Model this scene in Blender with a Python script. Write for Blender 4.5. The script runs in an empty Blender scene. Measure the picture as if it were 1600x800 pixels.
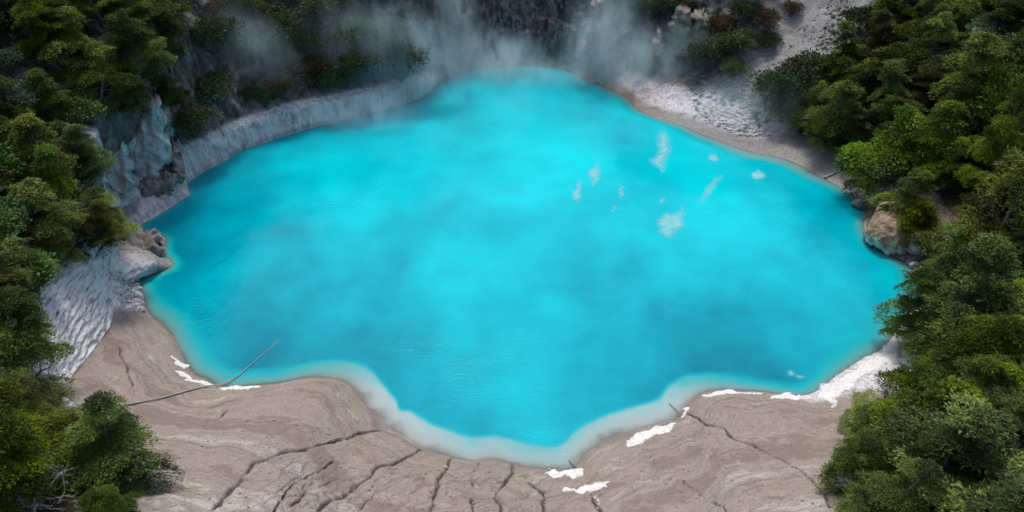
import bpy, math, random
import numpy as np
from mathutils import Vector
from mathutils.bvhtree import BVHTree

# ------------------------------------------------------------------ camera, sky, sun, exposure
SC = bpy.context.scene
COL = SC.collection
CAM_Z, PITCH, FPX = 30.0, math.radians(34.0), 1232.0
cd = bpy.data.cameras.new('camera')
cd.sensor_width = 36.0
cd.lens = 36.0 * FPX / 1600.0
cd.clip_end = 2000.0
cam = bpy.data.objects.new('camera', cd)
cam.location = (0, 0, CAM_Z)
cam.rotation_euler = (math.pi / 2 - PITCH, 0, 0)
COL.objects.link(cam)
SC.camera = cam

SUN_EL, SUN_AZ = math.radians(68), math.radians(-12)      # azimuth from +Y towards +X
w = bpy.data.worlds.new('World')
SC.world = w
w.use_nodes = True
nt = w.node_tree
nt.nodes.clear()
sky = nt.nodes.new('ShaderNodeTexSky')
sky.sky_type = 'NISHITA'
sky.sun_disc = False
sky.sun_elevation = SUN_EL
sky.sun_rotation = SUN_AZ
sky.air_density = 1.0
sky.dust_density = 4.0
sky.ozone_density = 1.0
bg = nt.nodes.new('ShaderNodeBackground')
bg.inputs['Strength'].default_value = 0.125
wo = nt.nodes.new('ShaderNodeOutputWorld')
nt.links.new(sky.outputs[0], bg.inputs[0])
nt.links.new(bg.outputs[0], wo.inputs[0])

sd = bpy.data.lights.new('sun', 'SUN')
sd.energy = 1.5
sd.angle = math.radians(13)
sd.color = (1.0, 0.975, 0.93)
sun = bpy.data.objects.new('sun', sd)
sv = Vector((math.sin(SUN_AZ) * math.cos(SUN_EL), math.cos(SUN_AZ) * math.cos(SUN_EL), math.sin(SUN_EL)))
sun.rotation_euler = sv.to_track_quat('Z', 'Y').to_euler()
sun.location = sv * 100
COL.objects.link(sun)

SC.view_settings.view_transform = 'Standard'
SC.view_settings.look = 'None'
SC.view_settings.gamma = 1.0
SC.view_settings.exposure = 0.3
SC.view_settings.use_curve_mapping = False
SC.render.engine = 'CYCLES'
SC.cycles.use_denoising = True
SC.cycles.max_bounces = 5
SC.cycles.diffuse_bounces = 2
SC.cycles.glossy_bounces = 2
SC.cycles.transmission_bounces = 2
SC.cycles.use_adaptive_sampling = True
SC.cycles.adaptive_threshold = 0.02
SC.cycles.transparent_max_bounces = 12
SC.cycles.volume_bounces = 3
SC.cycles.volume_max_steps = 96
SC.cycles.volume_step_rate = 1.5

# ------------------------------------------------------------------ helpers
RNG = np.random.default_rng(7)
FWD = np.array([0, math.cos(PITCH), -math.sin(PITCH)])
UPV = np.array([0, math.sin(PITCH), math.cos(PITCH)])
ORG = np.array([0, 0, CAM_Z])


def rays(p):
    p = np.atleast_2d(np.asarray(p, float))
    d = FWD[None] + ((p[:, 0] - 800) / FPX)[:, None] * np.array([1, 0, 0])[None] + ((400 - p[:, 1]) / FPX)[:, None] * UPV[None]
    return d


def unproj(p, z=0.0):
    d = rays(p)
    t = (np.asarray(z) - CAM_Z) / d[:, 2]
    return ORG[None] + d * np.reshape(t, (-1, 1))


def proj(P):
    P = np.atleast_2d(P) - ORG
    dep = P @ FWD
    return np.stack([800 + FPX * P[:, 0] / dep, 400 - FPX * (P @ UPV) / dep], 1)


_perm = np.random.default_rng(3).permutation(256)
_perm = np.concatenate([_perm, _perm, _perm])
_grad = np.random.default_rng(4).normal(size=(256, 3))
_grad /= np.linalg.norm(_grad, axis=1)[:, None]


def noise(p):
    p = np.asarray(p, float)
    i = np.floor(p).astype(int)
    f = p - i
    i &= 255
    u = f * f * f * (f * (f * 6 - 15) + 10)
    r = 0
    for dx in (0, 1):
        for dy in (0, 1):
            for dz in (0, 1):
                h = _perm[_perm[_perm[(i[:, 0] + dx) & 255] + ((i[:, 1] + dy) & 255)] + ((i[:, 2] + dz) & 255)]
                g = _grad[h]
                v = (f[:, 0] - dx) * g[:, 0] + (f[:, 1] - dy) * g[:, 1] + (f[:, 2] - dz) * g[:, 2]
                wx = u[:, 0] if dx else 1 - u[:, 0]
                wy = u[:, 1] if dy else 1 - u[:, 1]
                wz = u[:, 2] if dz else 1 - u[:, 2]
                r = r + v * wx * wy * wz
    return r * 1.6


def fbm(p, oct=4, gain=0.5, ridged=False):
    a, s, r = 1.0, 1.0, 0
    for k in range(oct):
        n = noise(p * s + 17.3 * k)
        if ridged:
            n = 1 - 2 * np.abs(n)
        r = r + a * n
        a *= gain
        s *= 2.03
    return r


def mesh_np(name, V, F, smooth=True):
    """V (n,3), F list of equal-sized faces as array (m,k)."""
    F = np.asarray(F)
    me = bpy.data.meshes.new(name)
    me.vertices.add(len(V))
    me.vertices.foreach_set('co', np.asarray(V, np.float32).ravel())
    m, k = F.shape
    me.loops.add(m * k)
    me.loops.foreach_set('vertex_index', F.ravel().astype(np.int32))
    me.polygons.add(m)
    me.polygons.foreach_set('loop_start', (np.arange(m) * k).astype(np.int32))
    me.polygons.foreach_set('use_smooth', np.full(m, smooth))
    me.update(calc_edges=True)
    return me


def attr(me, name, val):
    a = me.attributes.new(name, 'FLOAT', 'POINT')
    a.data.foreach_set('value', np.asarray(val, np.float32))


def link(name, me, mat=None, parent=None):
    if mat is not None and not me.materials:
        me.materials.append(mat)
    o = bpy.data.objects.new(name, me)
    COL.objects.link(o)
    if parent is not None:
        o.parent = parent
    return o


def tag(o, label=None, cat=None, group=None, kind=None):
    if label: o['label'] = label
    if cat: o['category'] = cat
    if group: o['group'] = group
    if kind: o['kind'] = kind
    return o


def empty(name, loc=(0, 0, 0), rz=0.0, s=1.0):
    o = bpy.data.objects.new(name, None)
    o.empty_display_size = 0.3
    COL.objects.link(o)
    o.location = loc
    o.rotation_euler = (0, 0, rz)
    o.scale = (s, s, s)
    return o


class NT:
    """small node-tree writer"""
    def __init__(self, name):
        self.m = bpy.data.materials.new(name)
        self.m.use_nodes = True
        self.t = self.m.node_tree
        self.t.nodes.clear()
        self.out = self.t.nodes.new('ShaderNodeOutputMaterial')

    def n(self, typ, **kw):
        x = self.t.nodes.new('ShaderNode' + typ)
        for k, v in kw.items():
            setattr(x, k, v)
        return x

    def set(self, sock, v):
        if isinstance(v, bpy.types.NodeSocket):
            self.t.links.new(v, sock)
        elif isinstance(v, (tuple, list)) and len(v) == 3 and sock.type == 'RGBA':
            sock.default_value = (*v, 1)
        else:
            sock.default_value = v

    def math(self, op, a, b=0.0, c=None, clamp=False):
        x = self.n('Math', operation=op, use_clamp=clamp)
        self.set(x.inputs[0], a)
        self.set(x.inputs[1], b)
        if c is not None: self.set(x.inputs[2], c)
        return x.outputs[0]

    def mix(self, f, a, b, typ='MIX'):
        x = self.n('MixRGB', blend_type=typ)
        self.set(x.inputs[0], f); self.set(x.inputs[1], a); self.set(x.inputs[2], b)
        return x.outputs[0]

    def ramp(self, f, stops):
        x = self.n('ValToRGB')
        el = x.color_ramp.elements
        while len(el) < len(stops): el.new(0.5)
        for e, (p, c) in zip(el, stops):
            e.position = p
            e.color = (*c, 1) if isinstance(c, tuple) else (c, c, c, 1)
        self.set(x.inputs[0], f)
        return x.outputs[0]

    def coord(self, scale=(1, 1, 1), which='Object', loc=(0, 0, 0), rot=(0, 0, 0)):
        c = self.n('TexCoord'); m = self.n('Mapping')
        m.inputs['Scale'].default_value = scale
        m.inputs['Location'].default_value = loc
        m.inputs['Rotation'].default_value = rot
        self.t.links.new(c.outputs[which], m.inputs[0])
        return m.outputs[0]

    def noise(self, vec, scale, detail=6, rough=0.6, dist=0.0):
        x = self.n('TexNoise')
        self.set(x.inputs['Vector'], vec)
        x.inputs['Scale'].default_value = scale
        x.inputs['Detail'].default_value = detail
        x.inputs['Roughness'].default_value = rough
        x.inputs['Distortion'].default_value = dist
        return x.outputs['Fac']

    def attr(self, name, out='Fac'):
        x = self.n('Attribute')
        x.attribute_name = name
        return x.outputs[out]

    def bump(self, h, strength, dist=0.1):
        x = self.n('Bump')
        x.inputs['Strength'].default_value = strength
        x.inputs['Distance'].default_value = dist
        self.set(x.inputs['Height'], h)
        return x.outputs[0]

    def principled(self, col, rough=0.9, normal=None, spec=0.2):
        x = self.n('BsdfPrincipled')
        self.set(x.inputs['Base Color'], col)
        self.set(x.inputs['Roughness'], rough)
        x.inputs['Specular IOR Level'].default_value = spec
        if normal is not None: self.set(x.inputs['Normal'], normal)
        return x.outputs[0]

    def done(self, surf=None, vol=None):
        if surf is not None: self.t.links.new(surf, self.out.inputs['Surface'])
        if vol is not None: self.t.links.new(vol, self.out.inputs['Volume'])
        return self.m


# ------------------------------------------------------------------ shoreline of the lake
SHORE = [(830, 104), (875, 108), (912, 124), (950, 139), (980, 154), (996, 171), (1030, 186), (1070, 198), (1115, 217),
         (1170, 236), (1205, 243), (1240, 253), (1277, 273), (1312, 292), (1340, 310), (1356, 326), (1350, 352), (1360, 376),
         (1385, 396), (1408, 408), (1426, 420), (1440, 434), (1444, 456), (1434, 476), (1420, 495), (1401, 517),
         (1378, 546), (1345, 563), (1312, 585), (1292, 600), (1268, 615), (1235, 618), (1200, 613), (1150, 610), (1103, 613),
         (1076, 630), (1062, 650), (1040, 660), (1000, 671), (960, 685), (920, 706), (900, 726), (880, 734), (855, 733),
         (830, 730), (800, 724), (772, 718), (740, 720), (710, 716), (690, 709), (660, 699), (640, 688), (612, 673),
         (594, 669), (588, 654), (570, 630), (552, 607), (534, 594), (502, 590), (470, 592), (440, 598), (400, 602),
         (352, 604), (328, 597), (305, 586), (290, 568), (282, 548), (271, 527), (252, 507), (232, 489), (224, 470),
         (218, 450), (214, 438), (240, 428), (268, 415), (256, 394), (258, 373), (238, 364), (217, 354), (240, 340), (277, 317),
         (296, 302), (290, 290), (315, 270), (350, 252), (376, 236), (402, 227), (450, 211), (500, 197), (545, 186),
         (588, 175), (627, 164), (660, 153), (680, 138), (705, 122), (740, 110), (785, 105)]
S0 = unproj(SHORE)[:, :2]
n0 = len(S0)


def catmull(P, m=14):
    out = []
    n = len(P)
    for i in range(n):
        a, b, c, d = P[i - 1], P[i], P[(i + 1) % n], P[(i + 2) % n]
        for k in range(m):
            t = k / m
            out.append(0.5 * (2 * b + (c - a) * t + (2 * a - 5 * b + 4 * c - d) * t * t + (3 * b - a - 3 * c + d) * t ** 3))
    return np.array(out)


SUB = 14
SF = catmull(S0, SUB)                                     # fine polyline; index i*SUB = traced point i
idx_f = np.arange(len(SF)) / SUB                          # "trace index" coordinate
seg = np.linalg.norm(np.roll(SF, -1, 0) - SF, axis=1)
dens = np.where((idx_f > 29) & (idx_f < 71), 1.0, 0.45)
cum = np.concatenate([[0], np.cumsum(seg * dens)])
NC = 2000
u = np.linspace(0, cum[-1], NC, endpoint=False)
ext = np.vstack([SF, SF[:1]])
S = np.stack([np.interp(u, cum, ext[:, k]) for k in (0, 1)], 1)
TI = np.interp(u, cum, np.concatenate([idx_f, [n0]]))     # trace index of every column


def csmooth(A, sig):
    sig = sig * 1.45
    k = np.arange(-int(3 * sig), int(3 * sig) + 1)
    g = np.exp(-0.5 * (k / sig) ** 2); g /= g.sum()
    r = 0
    for kk, gg in zip(k, g): r = r + gg * np.roll(A, kk, axis=0)
    return r


SS = csmooth(S, 28)
tan = np.roll(SS, -1, 0) - np.roll(SS, 1, 0)
tan /= np.linalg.norm(tan, axis=1)[:, None]
OUT = np.stack([-tan[:, 1], tan[:, 0]], 1)                # clockwise trace seen from above: outward is left of travel
CEN = S.mean(0)
if np.sum((S - CEN) * OUT) < 0: OUT = -OUT
OUT = csmooth(OUT, 12); OUT /= np.linalg.norm(OUT, axis=1)[:, None]

# ------------------------------------------------------------------ crater profile keys, one per stretch of shore
# trace index, P1, P2, P3 as ('p',px,py,z) seen point at height z, or ('o',distance,z) outwards; then P4, P5 steps (distance, rise)
# zones: M mud, W white silica, R cliff rock, F forest soil, G grey gravel; rough = displacement per control in m
K = [
 (0,   ('p', 832, 99, .25), ('p', 832, 50, 3.4), ('p', 832, 0, 6.3), (3, 8), (20, 8), 'RRRRRF', (.05, .2, .7, .8, .8, .8), .2, 0.27),
 (2,   ('p', 915, 116, .35), ('p', 918, 60, 3.4), ('p', 922, 0, 6.6), (3, 8), (20, 8), 'RRRRRF', (.05, .2, .7, .8, .8, .8), .2, 0.32),
 (4.3, ('p', 990, 133, .9), ('p', 996, 96, 2.4), ('p', 1002, 0, 7.2), (4, 8), (20, 8), 'MWRRRF', (.05, .2, .6, .8, .8, .8), .2, 0.41),
 (7,   ('p', 1092, 166, .9), ('p', 1105, 118, 2.6), ('p', 1120, 0, 7.8), (4, 8), (20, 8), 'GWRRRF', (.03, .15, .5, .7, .8, .8), .4, 0.59),
 (9,   ('p', 1180, 200, .7), ('p', 1165, 150, 2.4), ('p', 1290, 12, 8.2), (6, 5), (22, 9), 'GWGGGF', (.02, .1, .3, .3, .6, .8), .6, 1.20),
 (11,  ('p', 1290, 212, .9), ('o', 9, 3.8), ('o', 15, 8.5), (8, 6), (24, 10), 'GGGFFF', (.02, .1, .3, .5, .6, .8), .6, 1.20),
 (13,  ('o', 2.6, .7), ('o', 6, 3.2), ('o', 13, 8.8), (8, 6), (24, 10), 'GGFFFF', (.03, .1, .3, .5, .6, .8), .5, 0.75),
 (16,  ('o', 1.8, 1.0), ('o', 6, 4.4), ('o', 13, 10.3), (8, 6), (24, 10), 'GGFFFF', (.03, .1, .3, .5, .6, .8), .5, 0.52),
 (20,  ('o', 1.2, .35), ('o', 5.5, 4.0), ('o', 13, 10.3), (8, 6), (24, 10), 'RRFFFF', (.05, .15, .3, .5, .6, .8), .5, 0.68),
 (24,  ('o', 1.2, .3), ('o', 5.5, 4.0), ('o', 13, 10), (8, 6), (24, 10), 'WGFFFF', (.04, .12, .3, .5, .6, .8), .5, 1.05),
 (27,  ('o', 1.6, .45), ('o', 5.5, 3.2), ('o', 13, 9.2), (8, 6), (24, 10), 'WWFFFF', (.03, .08, .3, .5, .6, .8), .5, 0.60),
 (30,  ('o', 1.3, .5), ('o', 6.5, 2.6), ('o', 14, 8.0), (9, 6), (24, 10), 'WMMFFF', (.02, .05, .1, .3, .5, .7), .8, 0.55),
 (33,  ('o', 1.4, .75), ('p', 1185, 720, 2.5), ('p', 1240, 850, 5.6), (9, 5), (26, 9), 'MMMMFF', (.015, .04, .06, .1, .3, .6), 1, 0.45),
 (36,  ('o', 1.2, .55), ('p', 1085, 760, 2.2), ('p', 1110, 880, 4.6), (9, 4), (26, 9), 'MMMMFF', (.015, .04, .06, .1, .3, .6), 1, 1.90),
 (40,  ('o', 1.0, .45), ('p', 965, 790, 1.8), ('p', 975, 900, 4.0), (9, 4), (26, 9), 'MMMMFF', (.015, .05, .08, .1, .3, .6), 1, 1.00),
 (43,  ('o', .8, .25), ('p', 862, 795, 1.1), ('p', 862, 900, 3.1), (9, 4), (26, 9), 'MMMMFF', (.015, .06, .09, .1, .3, .6), 1, 1.20),
 (47,  ('o', .8, .35), ('p', 740, 795, 1.6), ('p', 735, 900, 3.9), (9, 4), (26, 9), 'MMMMFF', (.015, .06, .09, .1, .3, .6), 1, 1.00),
 (51,  ('o', .9, .4), ('p', 600, 775, 1.8), ('p', 560, 900, 4.6), (9, 4), (26, 9), 'MMMMFF', (.015, .07, .1, .1, .3, .6), 1, 2.20),
 (54,  ('o', 1.3, .7), ('p', 500, 740, 2.5), ('p', 420, 890, 5.8), (9, 5), (26, 9), 'MMMMFF', (.015, .05, .08, .1, .3, .6), 1, 3.00),
 (58,  ('o', 1.5, .85), ('p', 430, 690, 2.6), ('p', 310, 860, 6.4), (9, 5), (26, 9), 'MMMMFF', (.015, .04, .06, .1, .3, .6), 1, 0.50),
 (62,  ('o', 1.5, .75), ('o', 5.6, 2.6), ('o', 12, 6.6), (9, 6), (26, 9), 'MMMFFF', (.015, .04, .06, .2, .4, .6), 1, 0.55),
 (65,  ('o', 1.6, .8), ('o', 5.4, 2.5), ('o', 11, 7.0), (9, 6), (26, 9), 'MMMFFF', (.015, .04, .06, .3, .5, .6), 1, 0.80),
 (66.2, ('p', 232, 565, .8), ('p', 104, 592, 1.9), ('p', 46, 548, 4.4), (8, 7), (26, 10), 'MMMWFF', (.015, .03, .04, .25, .6, .8), .6, 0.80),
 (67.6, ('p', 205, 522, .9), ('p', 150, 541, 1.5), ('p', 82, 508, 4.1), (8, 7), (26, 10), 'MMMWFF', (.015, .03, .04, .25, .6, .8), .55, 0.90),
 (69.2, ('p', 212, 496, .6), ('p', 182, 505, 1.0), ('p', 108, 440, 4.2), (8, 7), (26, 10), 'MMMWFF', (.02, .04, .06, .3, .6, .8), .25, 0.70),
 (71,  ('p', 212, 462, .55), ('p', 180, 452, 1.7), ('p', 140, 398, 4.6), (8, 7), (26, 10), 'WWWWFF', (.05, .12, .25, .4, .6, .8), .2, 0.60),
 (72.6, ('p', 205, 432, .7), ('p', 178, 418, 2.2), ('p', 150, 375, 4.6), (8, 7), (26, 10), 'GWWWFF', (.05, .12, .25, .4, .6, .8), .2, 0.27),
 (75,  ('p', 228, 380, .95), ('p', 180, 366, 1.6), ('p', 118, 320, 5.0), (8, 7), (26, 10), 'GGGRFF', (.05, .2, .3, .4, .6, .8), .3, 0.36),
 (78,  ('p', 203, 340, .8), ('p', 168, 318, 2.0), ('p', 118, 240, 6.6), (8, 7), (26, 10), 'WGWRFF', (.05, .15, .3, .6, .7, .8), .3, 0.23),
 (81,  ('p', 270, 272, 1.7), ('p', 228, 246, 3.2), ('p', 205, 130, 9.0), (7, 7), (26, 10), 'WWRRFF', (.05, .1, .35, .7, .7, .8), .25, 0.18),
 (84,  ('p', 342, 222, 1.8), ('p', 312, 196, 3.1), ('p', 288, 40, 9.8), (6, 7), (24, 10), 'WWRRFF', (.04, .1, .35, .7, .7, .8), .15, 0.14),
 (87,  ('p', 440, 178, 1.9), ('p', 424, 156, 2.8), ('p', 402, 0, 8.8), (5, 8), (24, 10), 'WWRRRF', (.04, .08, .35, .8, .8, .8), .1, 0.14),
 (90,  ('p', 585, 146, 1.75), ('p', 574, 120, 2.9), ('p', 560, 0, 8.4), (5, 8), (24, 10), 'WWRRRF', (.04, .08, .35, .8, .8, .8), .1, 0.14),
 (92,  ('p', 658, 128, 1.6), ('p', 652, 92, 3.4), ('p', 645, 0, 8.2), (4, 8), (22, 9), 'WWRRRF', (.04, .08, .35, .8, .8, .8), .1, 0.14),
 (94,  ('p', 712, 112, .5), ('p', 712, 56, 3.6), ('p', 712, 0, 6.6), (3, 8), (20, 8), 'RRRRRF', (.05, .15, .6, .8, .8, .8), .2, 0.18),
]
KI = np.array([k[0] for k in K], float)
nk = len(K)
kc = np.array([np.argmin(np.abs(TI - t)) for t in KI])
ctrl = np.zeros((nk, 6, 3))
for a, k in enumerate(K):
    s = S[kc[a]]; o = OUT[kc[a]]
    ctrl[a, 0] = (*s, 0)
    for c in (1, 2, 3):
        q = k[c]
        ctrl[a, c] = unproj([(q[1], q[2])], q[3])[0] if q[0] == 'p' else (*(s + o * q[1]), q[2])
    ctrl[a, 4] = ctrl[a, 3] + np.array([*(o * k[4][0]), k[4][1]])
    ctrl[a, 5] = ctrl[a, 4] + np.array([*(o * k[5][0]), k[5][1]])


def kinterp(vals):
    """vals (nk,...) -> (NC,...) periodic linear in trace index, then smoothed"""
    vals = np.asarray(vals, float).reshape(nk, -1)
    x = np.concatenate([KI - n0, KI, KI + n0])
    v = np.vstack([vals, vals, vals])
    return np.stack([np.interp(TI, x, v[:, j]) for j in range(v.shape[1])], 1)


# interpolate offsets relative to the shore so that detail of the shoreline survives, fading outwards
rel = ctrl - np.concatenate([SS[kc], np.zeros((nk, 1))], 1)[:, None]
relc = csmooth(kinterp(rel), 9).reshape(NC, 6, 3)
P = np.zeros((NC, 6, 3))
keep = [1, .8, .25, 0, 0, 0]
for c in range(6):
    P[:, c, :2] = SS + relc[:, c, :2]
    P[:, c, 2] = relc[:, c, 2]
P[:, 0, :2] = S; P[:, 0, 2] = 0
dS = S - SS
P[:, 1, :2] = P[:, 1, :2] + dS * .75
P[:, 2, :2] = P[:, 2, :2] + dS * .2
P[:, 0, :2] = S

zn = {c: np.array([[1.0 if ch == c else 0.0 for ch in k[6]] for k in K]) for c in 'MWRFG'}
zc = {c: csmooth(kinterp(zn[c]), 5) for c in 'MWRFG'}
rc = csmooth(kinterp([k[7] for k in K]), 9)
smc = csmooth(kinterp([[k[8]] for k in K]), 6)[:, 0]
shc = csmooth(kinterp([[k[9]] for k in K]), 8)[:, 0]     # width of the pale shallows
shc = shc * np.clip(1 + .9 * noise(np.c_[S * .33, np.zeros(NC)]) + .35 * noise(np.c_[S * .9, np.ones(NC)]), .45, 1.8)

ROWS = [20, 84, 60, 26, 10]
tt = np.concatenate([c + np.arange(n) / n for c, n in enumerate(ROWS)] + [[5.0]])
NR = len(tt)
ci = np.minimum(tt.astype(int), 4)
fr = tt - ci


def along(A):
    return A[:, ci] * (1 - fr)[None, :, None] + A[:, ci + 1] * fr[None, :, None]


G = along(P)                                              # (NC,NR,3)
sm = G.copy()
for it in range(120):
    sm[:, 1:-1] = .5 * sm[:, 1:-1] + .25 * (sm[:, :-2] + sm[:, 2:])
G = G * (1 - smc)[:, None, None] + sm * smc[:, None, None]
G[:, 0, :2] = S; G[:, 0, 2] = 0.0
Z = {c: along(zc[c][:, :, None])[:, :, 0] for c in 'MWRFG'}
RO = along(rc[:, :, None])[:, :, 0]
win = np.clip((TI - 65.4) / .4, 0, 1) * np.clip((73.5 - TI) / .6, 0, 1)          # the white layered ledge on the left
lo_t = np.where(TI < 70.2, 1.96, .1)
led = win[:, None] * np.clip((tt[None] - lo_t[:, None]) / .06, 0, 1) * np.clip((3.25 - tt[None]) / .2, 0, 1)
for c in 'MRFG': Z[c] = Z[c] * (1 - led)
Z['W'] = Z['W'] * (1 - led) + led
RO = RO * (1 - .55 * led)
PAL = np.clip((TI - 77.6) / .6, 0, 1) * np.clip((83.2 - TI) / .7, 0, 1)
PAL = PAL[:, None] * np.clip((tt[None] - 1.0) / .3, 0, 1) * np.clip((2.55 - tt[None]) / .3, 0, 1)

# smooth base surface for projecting traced marks
quad = lambda nc, nr: np.array([], int)


def grid_faces(nc, nr):
    a = np.arange(nc)[:, None] * nr + np.arange(nr - 1)[None]
    b = np.roll(np.arange(nc), -1)[:, None] * nr + np.arange(nr - 1)[None]
    return np.stack([a, b, b + 1, a + 1], -1).reshape(-1, 4)


FACES = grid_faces(NC, NR)
# normals of the base grid
du = np.roll(G, -1, 0) - np.roll(G, 1, 0)
dv = np.gradient(G, axis=1)
NRM = np.cross(dv, du)
NRM /= np.linalg.norm(NRM, axis=2)[:, :, None] + 1e-9
if NRM[:, :, 2].mean() < 0: NRM = -NRM

# traced cracks in the mud, laid on the ground
cs = slice(None, None, 4)
sub = G[::4, ::4]
bvh0 = BVHTree.FromPolygons([Vector(v) for v in sub.reshape(-1, 3)], grid_faces(sub.shape[0], sub.shape[1]).tolist())


def cast(bvh, px, py):
    d = rays((px, py))[0]
    h = bvh.ray_cast(Vector(ORG), Vector(d).normalized())
    return np.array(h[0]) if h[0] is not None else None


CRACKS = [
 (.17, [(330, 800), (352, 776), (385, 742), (400, 722), (440, 708), (480, 697), (520, 690), (560, 680), (592, 670)]),
 (.13, [(500, 800), (512, 786), (535, 772), (552, 757), (575, 747), (592, 729), (622, 720), (645, 707), (662, 700)]),
 (.09, [(455, 787), (487, 767), (520, 750), (545, 742)]),
 (.09, [(425, 800), (437, 780), (460, 755), (495, 740), (520, 722)]),
 (.12, [(672, 800), (682, 775), (695, 740), (705, 716)]),
 (.14, [(780, 802), (777, 775), (787, 762), (797, 732), (800, 724)]),
 (.12, [(850, 802), (855, 790), (845, 770), (825, 750)]),
 (.12, [(942, 802), (930, 785), (921, 768)]),
 (.11, [(1070, 646), (1090, 655), (1112, 662), (1132, 672), (1150, 685), (1175, 697), (1192, 705), (1200, 710), (1230, 722), (1265, 742), (1282, 765), (1300, 790)]),
 (.08, [(1070, 750), (1092, 772), (1120, 787), (1140, 803)]),
 (.08, [(187, 542), (195, 570), (207, 597), (214, 620)]),
 (.08, [(320, 668), (327, 662), (337, 653), (356, 641)]),
 (.07, [(742, 800), (735, 770), (742, 742), (748, 722)]), (.07, [(560, 800), (580, 775), (600, 762), (612, 748)]),
 (.06, [(470, 650), (490, 665), (505, 690)]),
]
flat = G.reshape(-1, 3)
crack = np.zeros(len(flat))
near = np.where((Z['M'].ravel() > .3) & (proj(flat)[:, 1] > 480) & (np.tile(tt, NC) < 3.2))[0]
NP2 = flat[near]
wob = np.stack([noise(NP2 * .8 + 5), noise(NP2 * .8 + 31), np.zeros(len(near))], 1) * .22 \
    + np.stack([noise(NP2 * 3.1 + 7), noise(NP2 * 3.1 + 3), np.zeros(len(near))], 1) * .08
Q = NP2 + wob
for wd, pts in CRACKS:
    pw = [cast(bvh0, *p) for p in pts]
    pw = [p for p in pw if p is not None]
    best = np.full(len(near), 9.0)
    L = 0
    for a, b in zip(pw[:-1], pw[1:]):
        ab = b - a
        t = np.clip(((Q - a) @ ab) / (ab @ ab), 0, 1)
        best = np.minimum(best, np.linalg.norm(Q - (a + t[:, None] * ab), axis=1))
    ww = wd * (.72 + .6 * np.clip(noise(NP2 * 1.3 + 50) + .35, 0, 1.2))
    crack[near] = np.maximum(crack[near], np.clip(1.5 * (1 - best / (ww * .75)), 0, 1) + .05 * np.clip(1 - best / (ww * 2.5), 0, 1))

# displacement
D = np.zeros(len(flat))
r = RO.ravel()
n1 = fbm(flat * np.array([.35, .35, .22]), 5, .55)
n2 = fbm(flat * np.array([1.1, 1.1, .45]) + 40, 4, .6, True)
n3 = fbm(flat * 2.6 + 9, 3, .6)
rocky = np.clip(Z['R'].ravel() + .6 * Z['W'].ravel(), 0, 1)
D = r * (n1 * .8 + rocky * n2 * .42 + n3 * .14)
# white ledge: thin ledges stepping out
strat = np.sin(flat[:, 2] * 15 + n1 * 5.0 + n3 * 1.5) * .05 * led.ravel()
flute = fbm(flat * np.array([1.5, 1.5, .12]) + 23, 4, .6, True) * .13 * Z['W'].ravel() * (1 - led.ravel()) * np.repeat(np.where(TI < 20, .2, 1), NR)
D = D + (strat + flute) * np.clip(flat[:, 2] / .4, 0, 1)
# broken bedding on the near slope: short ragged cracks running down towards the water
pj = proj(flat)
msk = Z['M'].ravel() * np.clip((pj[:, 1] - 690) / 60, 0, 1) * np.clip((pj[:, 0] - 330) / 120, 0, 1) * np.clip((960 - pj[:, 0]) / 120, 0, 1)
rad_ = np.stack([flat[:, 0] * .85 - flat[:, 1] * .5, flat[:, 0] * .5 + flat[:, 1] * .85, flat[:, 2] * 0], 1)
rg = 1 - np.abs(fbm(rad_ * np.array([.9, .17, 1]) + 70, 3, .45)) * 11
rg = np.clip(rg, 0, 1) * np.clip(noise(flat * .5 + 11) * 2.6 + .1, 0, 1) * msk
crack = np.maximum(crack, rg * .28)
rubm = np.clip(noise(flat * .45 + 91) * 2.5 - .35, 0, 1) * msk
D = D + rubm * fbm(flat * 5.5, 3, .65) * .03
terr = np.floor(rad_[:, 0] * 1.3 + n1 * 1.2)
D = D + ((rad_[:, 0] * 1.3 + n1 * 1.2) - terr - .5) * .08 * msk
D = D - crack * .14
mudlump = fbm(flat * .5 + 3, 2, .5) * .12 * Z['M'].ravel() + fbm(flat * 3.7, 3, .6) * .012 * Z['M'].ravel()
D += mudlump * np.clip(flat[:, 2] / .6, 0.15, 1)
TV = flat + NRM.reshape(-1, 3) * D[:, None]
TV[:, 2] = np.where(np.tile(tt, NC) < .25, flat[:, 2] + (TV[:, 2] - flat[:, 2]) * .35, TV[:, 2])

# lake bed rows
BED = [(.12, .03), (.3, .07), (.6, .14), (1, .25), (1.6, .42), (2.4, .7), (4, 1.3), (7, 2.2), (12, 3)]
VB = []
toC = CEN[None] - S
lenC = np.linalg.norm(toC, axis=1)
INW = -OUT * .6 + .4 * toC / lenC[:, None]
for d, z in BED:
    VB.append(np.concatenate([S + INW * d * 1.0, np.full((NC, 1), -z)], 1))
VB = np.stack(VB, 1)
full = np.concatenate([VB[:, ::-1], TV.reshape(NC, NR, 3)], 1)
NB = len(BED)
me = mesh_np('crater_ground', full.reshape(-1, 3), grid_faces(NC, NR + NB))
def padb(A):
    A = A.reshape(NC, NR)
    return np.concatenate([np.repeat(A[:, :1], NB, 1), A], 1).ravel()
zones = {}
for c, nm in zip('MWRFG', ('mud', 'silica', 'rock', 'soil', 'gravel')):
    v = Z[c].ravel()
    attr(me, nm, padb(v))
attr(me, 'paleface', padb(PAL.ravel()))
attr(me, 'ledge', padb(led.ravel()))
attr(me, 'crack', padb(np.clip(crack, 0, 1)))

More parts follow.
